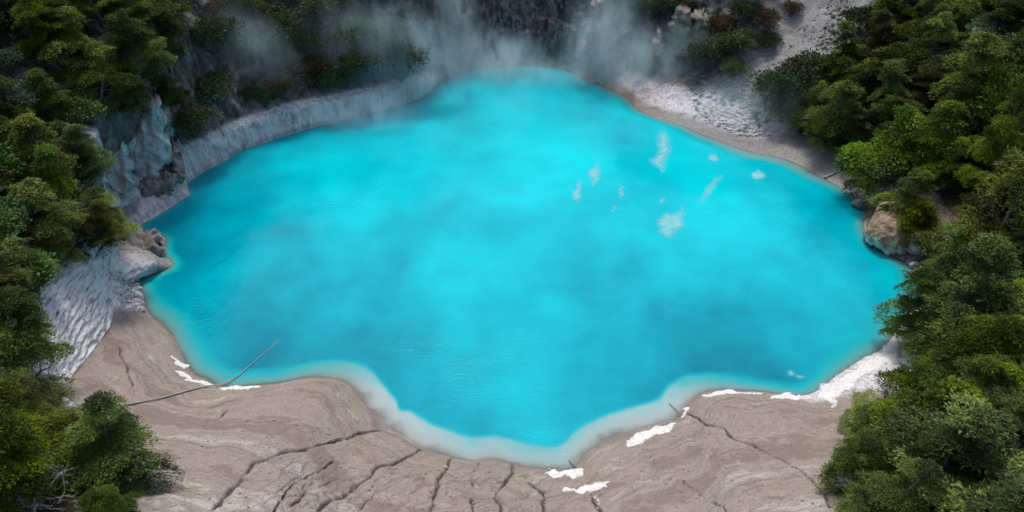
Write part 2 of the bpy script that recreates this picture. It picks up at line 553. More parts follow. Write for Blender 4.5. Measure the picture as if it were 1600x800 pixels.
# ---- ground material
g = NT('crater_ground_material')
ob = g.coord()
big = g.noise(ob, .25, 5, .6)
mid = g.noise(ob, 1.3, 7, .65)
fine = g.noise(ob, 9, 6, .7)
grit = g.noise(ob, 30, 3, .7)
streak = g.noise(g.coord((2.2, 2.2, .22)), 1.6, 7, .7, .6)
sepz = g.n('SeparateXYZ'); g.t.links.new(g.n('NewGeometry').outputs['Position'], sepz.inputs[0])
zpos = sepz.outputs['Z']
# high-water bands: contour lines of old lake levels on the mud
zb = g.math('ADD', g.math('MULTIPLY', zpos, 1.5), g.math('MULTIPLY', big, 1.3))
band = g.noise(g.n('CombineXYZ').outputs[0], 1.0)
cx = g.n('CombineXYZ'); g.set(cx.inputs[0], g.math('MULTIPLY', zb, 1.15)); g.set(cx.inputs[1], g.math('MULTIPLY', big, 3.0)); g.set(cx.inputs[2], g.math('MULTIPLY', mid, .9))
band = g.math('ADD', g.math('MULTIPLY', g.noise(cx.outputs[0], 1.0, 4, .55), .7), g.math('MULTIPLY', g.noise(ob, .55, 6, .65), .3))
mud = g.ramp(band, [(.38, (.225, .178, .145)), (.46, (.35, .295, .245)), (.52, (.285, .24, .205)), (.58, (.435, .39, .34)), (.68, (.52, .48, .42))])
cx2 = g.n('CombineXYZ'); g.set(cx2.inputs[0], g.math('MULTIPLY', zb, 7.0)); g.set(cx2.inputs[1], g.math('MULTIPLY', big, 4.0)); g.set(cx2.inputs[2], mid)
mud = g.mix(g.ramp(g.noise(cx2.outputs[0], 1.0, 4, .6), [(.36, .55), (.47, 0)]), mud, (.15, .125, .11))
mud = g.mix(g.ramp(mid, [(.45, 0), (.72, .55)]), mud, (.28, .238, .205))
mud = g.mix(g.ramp(fine, [(.36, .6), (.52, 0)]), mud, (.17, .135, .125))
mud = g.mix(g.ramp(grit, [(.58, 0), (.75, .4)]), mud, (.55, .5, .47))
mud = g.mix(g.math('MULTIPLY', g.attr('crack'), 1.1, clamp=True), mud, (.085, .065, .058))
wet = g.math('MULTIPLY', g.math('SUBTRACT', .45, zpos, clamp=True), 1.3, clamp=True)
mud = g.mix(g.math('MULTIPLY', wet, .6), mud, (.17, .148, .132))
sil = g.ramp(streak, [(.30, (.12, .105, .105)), (.41, (.48, .45, .46)), (.55, (.70, .68, .70)), (.8, (.84, .82, .84))])
sil = g.mix(g.ramp(mid, [(.48, 0), (.75, .7)]), sil, (.27, .25, .255))
rock = g.ramp(g.noise(g.coord((1.6, 1.6, .3)), .9, 9, .7, .5), [(.30, (.018, .016, .016)), (.46, (.09, .085, .084)), (.60, (.22, .21, .20)), (.78, (.42, .41, .39))])
rock = g.mix(g.ramp(big, [(.56, 0), (.72, .5)]), rock, (.09, .05, .03))
rock = g.mix(g.ramp(mid, [(.55, 0), (.7, .7)]), rock, (.035, .05, .022))
soil = g.ramp(mid, [(.3, (.012, .011, .007)), (.6, (.035, .032, .016)), (.8, (.06, .05, .03))])
grav = g.ramp(g.noise(ob, 5.5, 8, .78), [(.3, (.09, .088, .085)), (.46, (.25, .243, .236)), (.6, (.37, .36, .35)), (.75, (.60, .59, .57))])
grav = g.mix(g.ramp(mid, [(.45, 0), (.7, .5)]), grav, (.24, .23, .22))
col = mud
brk = g.math('MULTIPLY', g.math('SUBTRACT', mid, .5), .9)
for nm, cc in (('gravel', grav), ('silica', sil), ('rock', rock), ('soil', soil)):
    f = g.math('ADD', g.attr(nm), brk)
    col = g.mix(g.ramp(f, [(.34, 0), (.62, 1)]), col, cc)
palec = g.ramp(g.noise(g.coord((1, 1, .6)), 1.5, 8, .7, .4), [(.3, (.10, .11, .10)), (.45, (.33, .37, .37)), (.62, (.60, .64, .64))])
col = g.mix(g.ramp(g.math('ADD', g.attr('paleface'), brk), [(.4, 0), (.6, 1)]), col, palec)
lns = g.noise(g.coord((.55, .55, 5.0), rot=(.12, .1, 0)), 1.6, 6, .7, .5)
ledc = g.ramp(lns, [(.34, (.10, .09, .095)), (.43, (.45, .43, .44)), (.52, (.74, .72, .73)), (.7, (.84, .83, .83))])
ledc = g.mix(g.ramp(mid, [(.56, 0), (.72, .55)]), ledc, (.34, .31, .32))
col = g.mix(g.ramp(g.math('ADD', g.attr('ledge'), g.math('MULTIPLY', brk, .5)), [(.4, 0), (.55, 1)]), col, ledc)
hgt = g.math('ADD', g.math('MULTIPLY', mid, .5), g.math('ADD', g.math('MULTIPLY', fine, .25), g.math('MULTIPLY', grit, .12)))
ground = link('crater_ground', me, g.done(g.principled(col, .88, g.bump(hgt, .55, .18), .15)))
tag(ground, 'bare mud, silica and cliff ground of the crater', kind='structure')

BV = BVHTree.FromPolygons([Vector(v) for v in TV.reshape(NC, NR, 3)[::2, ::2].reshape(-1, 3)],
                          grid_faces(NC // 2, len(range(0, NR, 2))).tolist())


def gz(x, y, default=None):
    h = BV.ray_cast(Vector((x, y, 200)), Vector((0, 0, -1)))
    return h[0].z if h[0] is not None else default


def hit(px, py):
    p = cast(BV, px, py)
    return unproj([(px, py)], 0.0)[0] if p is None else p


def above(px, py, clear):
    """point on the sight line through a pixel that is `clear` metres above the ground"""
    d = rays((px, py))[0]
    d = d / np.linalg.norm(d)
    prev = None
    for t in np.arange(15, 140, .25):
        p = ORG + d * t
        z = gz(p[0], p[1], 0.0)
        if p[2] - z < clear: return np.array([p[0], p[1], z])
    return None


# ------------------------------------------------------------------ lake
WR = [-1.2, 0, .1, .25, .45, .7, 1, 1.4, 1.9, 2.5, 3.3]
cols = slice(None, None, 2)
Sx, Ix, Tx, Lx, Hx = S[cols], INW[cols], toC[cols], lenC[cols], shc[cols]
M2 = len(Sx)
VW, DW = [], []
for d in WR:
    VW.append(np.concatenate([Sx + Ix * d, np.zeros((M2, 1))], 1))
for f in (.06, .13, .22, .34, .48, .65, .83, .999):
    b = SS[cols] - OUT[cols] * 3.6
    VW.append(np.concatenate([b + (CEN[None] - b) * f, np.zeros((M2, 1))], 1))
VW = np.stack(VW, 1)
# true distance of every water vertex to the shore, over the local width of the shallows
fl = VW.reshape(-1, 3)[:, :2]
Sc = S[::3]; Hc = shc[::3]
depth = np.zeros(len(fl))
for a in range(0, len(fl), 2000):
    dd = np.linalg.norm(fl[a:a + 2000, None] - Sc[None], axis=2)
    j = dd.argmin(1)
    kk = np.exp(-dd / 1.2); 
    depth[a:a + 2000] = dd[np.arange(len(j)), j] / ((kk * Hc[None]).sum(1) / np.maximum(kk.sum(1), 1e-30) + 1e-6)
rowid = np.tile(np.arange(VW.shape[1]), M2)
depth[rowid <= 1] = 0
depth = np.nan_to_num(depth, nan=9.0, posinf=9.0)
depth[rowid >= len(WR) - 3] = np.maximum(depth[rowid >= len(WR) - 3], 3)
wm = mesh_np('lake_water', VW.reshape(-1, 3), grid_faces(M2, VW.shape[1]))
attr(wm, 'shallow', np.minimum(depth, 9))
mk = csmooth(np.interp(TI, [0, 6, 8, 12, 14, 27, 30, 33.5, 35.5, 39, 43, 48, 51, 55, 57, 60, 66, 70, 72, n0], [.05, .1, .35, .25, .08, .08, .12, .25, 1, .85, .65, .75, 1, 1, .35, .1, .12, .1, .05, .05])[:, None], 8)[:, 0][cols]
attr(wm, 'milk', np.repeat(mk, VW.shape[1]))
a = NT('lake_water_material')
ob = a.coord()
warp = a.noise(ob, .35, 4, .55)
dsh = a.math('ADD', a.attr('shallow'), a.math('MULTIPLY', a.math('SUBTRACT', warp, .5), 1.1))
painted_light = a.noise(a.coord((1, .55, 1)), .085, 3, .5, .3)  # noise tones painted into the water in place of steam and cliff reflections
painted_light2 = a.noise(ob, .3, 4, .6, .3)
painted_light = a.math('ADD', a.math('ADD', .05, a.math('MULTIPLY', painted_light, .70)), a.math('MULTIPLY', painted_light2, .2))
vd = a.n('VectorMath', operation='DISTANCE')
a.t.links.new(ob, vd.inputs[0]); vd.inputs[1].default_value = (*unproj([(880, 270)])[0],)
painted_light = a.math('ADD', painted_light, a.math('SUBTRACT', .115, a.math('MULTIPLY', vd.outputs['Value'], .0078)))   # bright centre painted into the water colour, for the steam and light there
deep = a.ramp(painted_light, [(.28, (.0, .20, .29)), (.40, (.0, .33, .43)), (.52, (.0, .48, .57)), (.68, (.0, .68, .75))])
# silt near the edge: pale beige through green-blue to turquoise
dh = a.math('MULTIPLY', a.math('ADD', a.attr('shallow'), a.math('MULTIPLY', a.math('SUBTRACT', a.math('ADD', warp, a.math('MULTIPLY', a.math('SUBTRACT', a.noise(ob, 1.1, 5, .65), .5), 1.0)), .5), a.math('MULTIPLY', a.attr('shallow'), 1.6, clamp=True))), .36)
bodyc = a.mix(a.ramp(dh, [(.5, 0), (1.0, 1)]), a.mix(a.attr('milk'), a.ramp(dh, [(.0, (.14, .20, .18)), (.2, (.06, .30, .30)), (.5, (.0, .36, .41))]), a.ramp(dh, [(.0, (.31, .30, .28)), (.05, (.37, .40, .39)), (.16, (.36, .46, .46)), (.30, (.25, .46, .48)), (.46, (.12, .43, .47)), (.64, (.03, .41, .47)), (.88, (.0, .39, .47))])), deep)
rip = a.math('ADD', a.noise(a.coord((1, 2.6, 1)), 2.2, 3, .55, .4), a.math('MULTIPLY', a.noise(ob, .5, 2, .5), .6))
ripmask = a.ramp(a.noise(ob, .11, 3, .5), [(.42, .08), (.62, 1)])
nb = a.n('Bump'); nb.inputs['Distance'].default_value = .07
a.set(nb.inputs['Strength'], a.math('MULTIPLY', ripmask, .55)); a.set(nb.inputs['Height'], rip)
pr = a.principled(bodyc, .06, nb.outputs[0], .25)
pt = a.t.nodes[-1] if False else [x for x in a.t.nodes if x.type == 'BSDF_PRINCIPLED'][0]
pt.inputs['IOR'].default_value = 1.33
tr = a.n('BsdfTransparent'); tr.inputs[0].default_value = (.93, .98, .97, 1)
mx = a.n('MixShader')
a.set(mx.inputs[0], a.ramp(dsh, [(0, .25), (.1, .6), (.3, .93), (.6, 1)]))
a.t.links.new(tr.outputs[0], mx.inputs[1]); a.t.links.new(pr, mx.inputs[2])
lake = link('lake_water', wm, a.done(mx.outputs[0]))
tag(lake, 'milky turquoise water of the crater lake', kind='structure')


# ------------------------------------------------------------------ plants: shared meshes
def leaf_material(name, dark, mid_, tip, hue=.03, val=.35, transl=.25):
    g = NT(name)
    t = g.attr('tint')
    oi = g.n('ObjectInfo')
    c = g.ramp(t, [(.05, dark), (.5, mid_), (.95, tip)])
    hs = g.n('HueSaturation')
    g.set(hs.inputs['Hue'], g.math('ADD', .5 - hue, g.math('MULTIPLY', oi.outputs['Random'], hue * 2)))
    rr = g.math('FRACT', g.math('MULTIPLY', oi.outputs['Random'], 7.31))
    g.set(hs.inputs['Value'], g.math('ADD', 1 - val, g.math('MULTIPLY', rr, val * 2)))
    g.set(hs.inputs['Saturation'], g.math('ADD', .9, g.math('MULTIPLY', g.math('FRACT', g.math('MULTIPLY', oi.outputs['Random'], 13.7)), .3)))
    g.set(hs.inputs['Color'], c)
    p = g.principled(hs.outputs[0], .6, None, .25)
    tr = g.n('BsdfTranslucent'); g.set(tr.inputs[0], hs.outputs[0])
    m = g.n('MixShader'); m.inputs[0].default_value = transl
    g.t.links.new(p, m.inputs[1]); g.t.links.new(tr.outputs[0], m.inputs[2])
    return g.done(m.outputs[0])


def bark_material(name, a, b):
    g = NT(name)
    n = g.noise(g.coord((6, 6, 1.5)), 4, 6, .7)
    return g.done(g.principled(g.ramp(n, [(.3, a), (.7, b)]), .9, g.bump(n, .5, .03), .15))


OLIVE = leaf_material('olive_leaf_material', (.022, .032, .008), (.094, .136, .022), (.26, .32, .055))
BROAD = leaf_material('broad_leaf_material', (.04, .08, .02), (.10, .17, .04), (.24, .32, .11), .02, .25)
PALE = leaf_material('pale_leaf_material', (.06, .10, .06), (.13, .20, .12), (.28, .36, .24), .02, .2)
CLIFFL = leaf_material('cliff_leaf_material', (.022, .040, .018), (.055, .090, .035), (.12, .165, .06), .04, .35)
RUSTL = leaf_material('rust_leaf_material', (.030, .022, .010), (.075, .055, .022), (.14, .10, .04), .02, .3)
BARK = bark_material('bark_material', (.07, .06, .05), (.24, .215, .19))
DEADWOOD = bark_material('dead_wood_material', (.22, .21, .20), (.52, .50, .48))


def sprigs(clumps, per, L, W, up=.45, seed=0, shell=.45, tilt=.5):
    """leaf sprays (folded diamonds) through flattened clump ellipsoids"""
    R = np.random.default_rng(seed)
    Vs, Ts = [], []
    for (c, rad, flat, tint) in clumps:
        n = max(8, int(per * rad * rad))
        d = R.normal(size=(n, 3)); d /= np.linalg.norm(d, axis=1)[:, None]
        d[:, 2] = np.where(R.random(n) < .55, np.abs(d[:, 2]), d[:, 2])
        rr = shell + (1 - shell) * R.random(n) ** .7
        lump = 1 + .35 * noise(d * 1.7 + np.array(c) * 3.1)
        pos = np.array(c) + d * (rr * lump)[:, None] * np.array([rad, rad, rad * flat])
        ax = d * np.array([1, 1, .5]) + np.array([0, 0, up]) + R.normal(size=(n, 3)) * .4
        ax /= np.linalg.norm(ax, axis=1)[:, None]
        upv = np.array([0, 0, 1.0]) + R.normal(size=(n, 3)) * tilt
        sd = np.cross(ax, upv)
        sd /= np.linalg.norm(sd, axis=1)[:, None] + 1e-9
        nn = np.cross(ax, sd)
        l = L * (.6 + .8 * R.random(n))[:, None]; w_ = W * (.6 + .8 * R.random(n))[:, None]
        q = np.stack([pos, pos + ax * l * .5 + sd * w_ - nn * l * .08, pos + ax * l + nn * l * .05 * R.normal(size=(n, 1)), pos + ax * l * .5 - sd * w_ - nn * l * .08], 1)
        Vs.append(q.reshape(-1, 3))
        Ts.append(np.repeat(np.clip(tint + R.normal(size=n) * .16, 0, 1), 4))
    return np.concatenate(Vs), np.concatenate(Ts)


def leaf_mesh(name, clumps, per, L, W, mat, **kw):
    V, T = sprigs(clumps, per, L, W, **kw)
    m = mesh_np(name, V, np.arange(len(V)).reshape(-1, 4), False)
    attr(m, 'tint', T)
    m.materials.append(mat)
    return m


def tubes(name, lines, mat, sides=5):
    """lines: list of (points (n,3), radii (n)) -> one tapered-tube mesh"""
    V, F = [], []
    for pts, rad in lines:
        pts = np.asarray(pts, float); n = len(pts)
        t = np.gradient(pts, axis=0); t /= np.linalg.norm(t, axis=1)[:, None] + 1e-9
        ref = np.array([.31, .17, .94]) if abs(t[0, 2]) < .9 else np.array([1., .1, 0])
        a = np.cross(t, ref); a /= np.linalg.norm(a, axis=1)[:, None] + 1e-9
        b = np.cross(t, a)
        base = len(V)
        for i in range(n):
            for k in range(sides):
                an = 2 * math.pi * k / sides
                V.append(pts[i] + rad[i] * (math.cos(an) * a[i] + math.sin(an) * b[i]))
        for i in range(n - 1):
            for k in range(sides):
                k2 = (k + 1) % sides
                F.append((base + i * sides + k, base + i * sides + k2, base + (i + 1) * sides + k2, base + (i + 1) * sides + k))
        V.append(pts[-1]); tip = len(V) - 1
        for k in range(sides):
            F.append((base + (n - 1) * sides + k, base + (n - 1) * sides + (k + 1) % sides, tip, tip))
    m = bpy.data.meshes.new(name)
    m.from_pydata([tuple(v) for v in V], [], [tuple(dict.fromkeys(f)) for f in F])
    for p in m.polygons: p.use_smooth = True
    m.materials.append(mat)
    return m


def bend(a, b, R, k=5, wob=.08, sag=0.0):
    a, b = np.asarray(a, float), np.asarray(b, float)
    t = np.linspace(0, 1, k)[:, None]
    p = a + (b - a) * t
    p[:, 2] += sag * np.sin(math.pi * t[:, 0])
    p[1:-1] += R.normal(size=(k - 2, 3)) * wob * np.linalg.norm(b - a)
    return p


def tier_tree(seed, tiers=6, per=900, L=.10, W=.020, mat=OLIVE, lo=.5, hi=2.2, name='layered', lean=.12, spread=1.0):
    """tree of flat feathery foliage plates in uneven tiers with dark gaps between them, crown radius about 1"""
    R = np.random.default_rng(seed)
    lines, Vs, Ts = [], [], []
    ln = np.array([R.normal(), R.normal(), 0]) * lean
    top = np.array([ln[0] * 2, ln[1] * 2, hi - .1])
    mid_ = np.array([ln[0], ln[1], hi * .5]) + R.normal(size=3) * .05
    ctl = np.array([[0, 0, -.4], [0, 0, .1], mid_, top])
    lines.append((ctl, np.array([.075, .065, .045, .012])))
    for k in range(tiers):
        f = k / (tiers - 1)
        zt = lo + (hi - lo) * f ** .9
        rt = spread * (.98 - .74 * f ** 1.5) * (.65 + .6 * R.random())
        npl = max(2, int(round((8 - 5 * f) * (.7 + .5 * R.random()))))
        a0 = R.random() * 6.28
        ax0 = ctl[0] + (top - ctl[0]) * ((zt + .4) / (hi + .3))
        for j in range(npl):
            an = a0 + 6.283 * j / npl + R.normal() * .3
            rr = rt * (.45 + .4 * R.random()) if k < tiers - 1 else rt * .3 * R.random()
            c = np.array([ax0[0] + rr * math.cos(an), ax0[1] + rr * math.sin(an), zt + R.normal() * .11])
            rad = (.22 + .24 * R.random()) * (1.05 - .25 * f)
            tint = float(np.clip(.12 + .7 * R.random() ** 1.15, 0, 1))
            n = int(per * rad * rad * 9)
            th = R.random(n) * 6.283
            q = np.sqrt(R.random(n))
            lobe = 1 + .35 * np.sin(th * 3 + R.random() * 6) * np.sin(th * 2 + R.random() * 6) + .12 * R.normal(size=n)
            hx, hy = np.cos(th) * q * rad * lobe, np.sin(th) * q * rad * lobe
            dome = .36 * rad * (1 - q ** 2) * (.55 + .45 * R.random(n)) + .05 * R.normal(size=n) * rad - .3 * rad * q ** 3
            tl = .25 * R.normal(size=2)
            pos = np.stack([c[0] + hx, c[1] + hy, c[2] + dome + hx * tl[0] + hy * tl[1]], 1)
            outv = np.stack([.6 * np.cos(th) + .7 * math.cos(an), .6 * np.sin(th) + .7 * math.sin(an), .3 - .25 * q], 1) + R.normal(size=(n, 3)) * np.array([.7, .7, .4])
            outv /= np.linalg.norm(outv, axis=1)[:, None]
            upv = np.array([0, 0, 1.0]) + R.normal(size=(n, 3)) * .55
            sd = np.cross(outv, upv); sd /= np.linalg.norm(sd, axis=1)[:, None] + 1e-9
            nn = np.cross(sd, outv)
            l = L * (.55 + .9 * R.random(n))[:, None]; w_ = W * (.6 + .8 * R.random(n))[:, None]
            qd = np.stack([pos, pos + outv * l * .45 + sd * w_ + nn * l * .06, pos + outv * l, pos + outv * l * .45 - sd * w_ + nn * l * .06], 1)
            Vs.append(qd.reshape(-1, 3)); Ts.append(np.repeat(np.clip(tint + R.normal(size=n) * .15, 0, 1), 4))
            lines.append((bend(ax0 - np.array([0, 0, .12 + .15 * R.random()]), c, R, 5, .05, -.03), np.linspace(.026, .007, 5)))
    V, T = np.concatenate(Vs), np.concatenate(Ts)
    m = mesh_np(name + '_crown', V, np.arange(len(V)).reshape(-1, 4), False)
    attr(m, 'tint', T)
    m.materials.append(mat)
    return (m, tubes(name + '_trunk', lines, BARK))


def bush(seed, n=16, per=900, L=.14, W=.05, mat=BROAD, name='bush', h=1.0):
    """rounded shrub with foliage to near the ground, radius about 1"""
    R = np.random.default_rng(seed)
    cl, lines = [], []
    for i in range(n):
        an = i * 2.39996 + R.normal() * .3
        rr = math.sqrt((i + .3) / n) * .78
        z = h * (.25 + .75 * math.sqrt(max(0, 1 - rr * rr)) * (.6 + .5 * R.random()))
        c = np.array([rr * math.cos(an), rr * math.sin(an), z])
        cl.append((c, .34 + .16 * R.random(), .75, .25 + .5 * R.random()))
        lines.append((bend((R.normal() * .06, R.normal() * .06, -.3), c, R, 5, .06), np.linspace(.035, .008, 5)))
    return (leaf_mesh(name + '_crown', cl, per, L, W, mat, seed=seed, up=.3), tubes(name + '_trunk', lines, BARK))


KINDS = {
 'olive': [tier_tree(s, 6 + s % 2, 650, .075, .014, lo=.4, hi=2.0 + .14 * (s % 4), lean=.16) for s in (11, 12, 13, 14, 15, 16, 17)],
 'near': [tier_tree(s, 7, 1150, .062, .0095, lo=.25, hi=2.0 + .15 * (s % 3), name='near', lean=.22) for s in (21, 22, 23, 24)],
 'broad': [bush(s, 18, 900, .12, .042, BROAD, 'broad', 1.25) for s in (31, 32)],
 'pale': [bush(s, 18, 800, .13, .045, PALE, 'pale', 1.3) for s in (35,)],
 'cliff': [bush(s, 15, 1000, .12, .034, CLIFFL, 'cliff', .9) for s in (41, 42, 43)],
 'rust': [bush(s, 14, 900, .12, .03, RUSTL, 'rust', .8) for s in (51, 52)],
}
NAMES = {'olive': 'olive_tree', 'near': 'tea_tree', 'broad': 'broadleaf_shrub', 'pale': 'pale_shrub', 'cliff': 'cliff_shrub', 'rust': 'withered_shrub'}
NAMES['olive'] = 'layered_tree'
CEN_H = {'olive': 1.25, 'near': 1.1, 'broad': .65, 'pale': .65, 'cliff': .45, 'rust': .4}
COLOR = {'olive': 'olive green layered tree', 'near': 'fine-leaved green tea tree', 'broad': 'bright green broadleaf shrub',
         'pale': 'pale grey-green leafy shrub', 'cliff': 'dark green cliff shrub', 'rust': 'brownish withered shrub'}
PLANTS = []                                               # dicts: root, kind, px, py, r
PR = random.Random(5)
counter = {}


def plant(kind, pos, r, label=None, sq=1.0):
    r = r * .84
    i = counter.get(kind, 0); counter[kind] = i + 1
    crown, trunk = KINDS[kind][i % len(KINDS[kind])]
    root = empty(NAMES[kind], (pos[0], pos[1], pos[2]), PR.uniform(0, 6.28), r)
    root.scale = (r * PR.uniform(.82, 1.3), r * PR.uniform(.82, 1.3), r * sq * PR.uniform(.85, 1.2))
    root.rotation_euler[0] = PR.uniform(-.1, .1); root.rotation_euler[1] = PR.uniform(-.1, .1)
    link('trunk', trunk, None, root); link('crown', crown, None, root)
    px = proj(np.array([[pos[0], pos[1], pos[2] + CEN_H[kind] * r * sq]]))[0]
    PLANTS.append(dict(root=root, kind=kind, px=px[0], py=px[1], r=r, label=label, pos=np.array(pos)))
    return root


def plant_px(kind, px, py, wpx, label=None, sq=1.0):
    """plant whose crown centre is seen at a pixel with a crown about wpx wide"""
    r = wpx / 2 * 55 / FPX
    for it in range(3):
        p = above(px, py, CEN_H[kind] * r * sq)
        if p is None: return None
        dep = float((p + np.array([0, 0, CEN_H[kind] * r * sq]) - ORG) @ FWD)
        r = wpx / 2 * dep / FPX
    return plant(kind, p, r, label, sq)


HAND = [
 # right side, edge of the wood from the scree down to the near mud
 ('cliff', 1215, 142, 90), ('cliff', 1268, 118, 90), ('olive', 1300, 168, 110), ('cliff', 1235, 175, 80), ('olive', 1262, 158, 90),
 ('olive', 1330, 110, 110), ('olive', 1372, 238, 120), ('olive', 1408, 300, 118), ('olive', 1350, 190, 100), ('olive', 1445, 335, 90),
 ('olive', 1545, 345, 200), ('olive', 1492, 408, 120), ('olive', 1500, 462, 150), ('near', 1474, 497, 120), ('near', 1520, 548, 190),
 ('near', 1456, 580, 120), ('near', 1375, 628, 130), ('near', 1362, 705, 130), ('near', 1440, 690, 170), ('near', 1405, 770, 150),
 ('near', 1530, 640, 190), ('near', 1485, 760, 160), ('broad', 1590, 110, 110), ('pale', 1552, 62, 100),
 # left side
 ('near', 128, 348, 80), ('near', 78, 376, 84), ('broad', 42, 440, 100), ('near', 12, 505, 110), ('near', 8, 640, 120),
 ('near', 30, 668, 190), ('near', 150, 690, 150), ('near', 165, 775, 100), ('near', 10, 610, 120),
 ('pale', 18, 165, 90), ('pale', 15, 100, 60), ('broad', 128, 185, 90), ('olive', 245, 105, 90), ('olive', 262, 150, 70), ('olive', 250, 40, 100),
 ('cliff', 300, 190, 100), ('broad', 20, 245, 80), ('olive', 185, 150, 90), ('cliff', 95, 290, 110), ('olive', 50, 330, 110), ('near', 85, 240, 100),
 ('olive', 20, 400, 110), ('olive', 195, 60, 100), ('olive', 140, 110, 100), ('olive', 90, 60, 110), ('olive', 40, 30, 110), ('olive', 70, 130, 100),
 # far cliff left and right
 ('cliff', 622, 100, 110), ('cliff', 560, 110, 90), ('cliff', 515, 130, 70), ('rust', 478, 120, 80), ('cliff', 440, 40, 100), ('cliff', 420, 95, 70),
 ('rust', 395, 55, 80), ('cliff', 340, 70, 100), ('cliff', 335, 140, 80), ('cliff', 365, 20, 90), ('cliff', 545, 50, 100), ('cliff', 600, 50, 90),
 ('rust', 440, 140, 60), ('cliff', 500, 15, 90), ('cliff', 470, 70, 80), ('rust', 495, 95, 50), ('cliff', 1000, 20, 70), ('cliff', 950, 25, 60), ('cliff', 1045, 10, 60),
 ('rust', 1125, 40, 60), ('cliff', 1150, 70, 70), ('cliff', 1100, 88, 80), ('cliff', 1165, 20, 60), ('cliff', 1196, 62, 46), ('cliff', 1146, 112, 54), ('rust', 1238, 14, 44), ('cliff', 1345, 40, 70), ('cliff', 1352, 85, 60), 
 ('rust', 1070, 95, 50), ('cliff', 1010, 90, 50), ('rust', 1200, 30, 60), ('cliff', 1060, 60, 50), 
]
for h in HAND: plant_px(*h)


def fill(t_lo, t_hi, rmin, rmax, i0, i1, kinds, spacing, n, seed, cond):
    R = random.Random(seed)
    ids = np.where((TI >= i0) & (TI <= i1))[0]
    T3 = TV.reshape(NC, NR, 3)
    rows = np.where((tt >= t_lo) & (tt <= t_hi))[0]
    made = 0
    for k in range(n):
        j = R.choice(list(ids)) if k == 0 else ids[R.randrange(len(ids))]
        tq = R.uniform(t_lo, t_hi)
        rw = int(np.argmin(np.abs(tt - tq)))
        p = T3[j, rw]
        r = R.uniform(rmin, rmax)
        kind = R.choice(kinds)
        c = proj(np.array([[p[0], p[1], p[2] + CEN_H[kind] * r]]))[0]
        if not (-60 < c[0] < 1670 and -50 < c[1] < 870): continue
        if not cond(c[0], c[1]): continue
        if any(np.linalg.norm(q['pos'][:2] - p[:2]) < spacing * (q['r'] + r) for q in PLANTS): continue
        plant(kind, (p[0], p[1], gz(p[0], p[1], p[2])), r)
        made += 1
    return made


# the wood on the right slope, and on the left slope; shrubs clinging to the cliffs
fill(1.7, 4.6, 2.0, 2.9, 10, 31.5, ['olive'] * 6 + ['broad', 'near'], .44, 4000, 1, lambda x, y: x > 1345 + max(0, 200 - y) * -.05 and not (y > 610 and x < 1420) and not (300 < y < 520 and x < 1480))
fill(2.3, 4.6, 1.8, 2.7, 61, 86, ['olive'] * 6 + ['broad', 'near', 'rust'], .44, 4000, 2, lambda x, y: x < 265 and not (y > 560 and x > 20) and not (370 < y < 600 and x > 28) and not (175 < y < 300 and x > 110))
fill(1.6, 4.0, 1.0, 1.9, 82, 93, ['cliff'] * 4 + ['rust'], .5, 1200, 3, lambda x, y: 270 < x < 655 and y < 150)
fill(2.0, 4.0, .8, 1.5, 3.5, 8.6, ['cliff'] * 3 + ['rust'], .75, 500, 4, lambda x, y: 940 < x < 1230 and y < 105 and x < 1098 + (165 - y) * 1.05)
print('PLANTS', len(PLANTS))

# ------------------------------------------------------------------ labels that say where each plant stands
ORD = ['first', 'second', 'third', 'fourth', 'fifth', 'sixth', 'seventh', 'eighth', 'ninth', 'tenth', 'eleventh', 'twelfth', 'thirteenth',
       'fourteenth', 'fifteenth', 'sixteenth', 'seventeenth', 'eighteenth', 'nineteenth', 'twentieth'] + ['twenty-' + x for x in ('first', 'second', 'third', 'fourth', 'fifth', 'sixth', 'seventh', 'eighth', 'ninth')]
BANDS = {
 'right': [(60, 'level with the top of the grey scree'), (165, 'level with the foot of the grey scree'), (275, 'beside the grey mud flat'),
           (385, 'level with the tan boulder'), (470, 'beside the dark pebble shore'), (600, 'beside the white beach'), (720, 'above the right mud slope'), (9999, 'at the bottom right corner')],
 'left': [(70, 'along the top of the left slope'), (150, 'above the pale rock outcrop'), (225, 'level with the pale rock outcrop'), (300, 'below the pale rock outcrop'),
          (420, 'level with the rock spit'), (520, 'above the white ledge'), (620, 'at the foot of the white ledge'), (720, 'beside the fallen pole'), (9999, 'at the bottom left corner')],
 'farleft': [(55, 'high on the far left cliff'), (100, 'halfway up the far left cliff'), (9999, 'just above the streaked far bank')],
 'farright': [(45, 'high on the far right cliff'), (9999, 'at the foot of the far right cliff')],
}
GROUPS = {'right': 'trees and shrubs of the right slope', 'left': 'trees and shrubs of the left slope',
          'farleft': 'shrubs on the far left cliff', 'farright': 'shrubs on the far right cliff'}
buckets = {}
for q in PLANTS:
    x = q['px']
    side = 'right' if x > 1205 and not (x < 1290 and q['py'] < 60) else 'farright' if x > 800 else 'farleft' if x > 275 else 'left'
    bi = next(i for i, b in enumerate(BANDS[side]) if q['py'] < b[0])
    buckets.setdefault((side, bi, q['kind']), []).append(q)
for (side, bi, kind), L in buckets.items():
    L.sort(key=lambda q: q['px'])
    way = {'right': 'from the water', 'left': 'from the left edge', 'farleft': 'from the left', 'farright': 'from the left'}[side]
    for i, q in enumerate(L):
        lab = COLOR[kind] + ' ' + BANDS[side][bi][1]
        if len(L) > 1: lab += ', ' + ORD[min(i, 28)] + ' ' + way
        tag(q['root'], lab, 'tree' if kind in ('olive', 'near') else 'shrub', GROUPS[side])

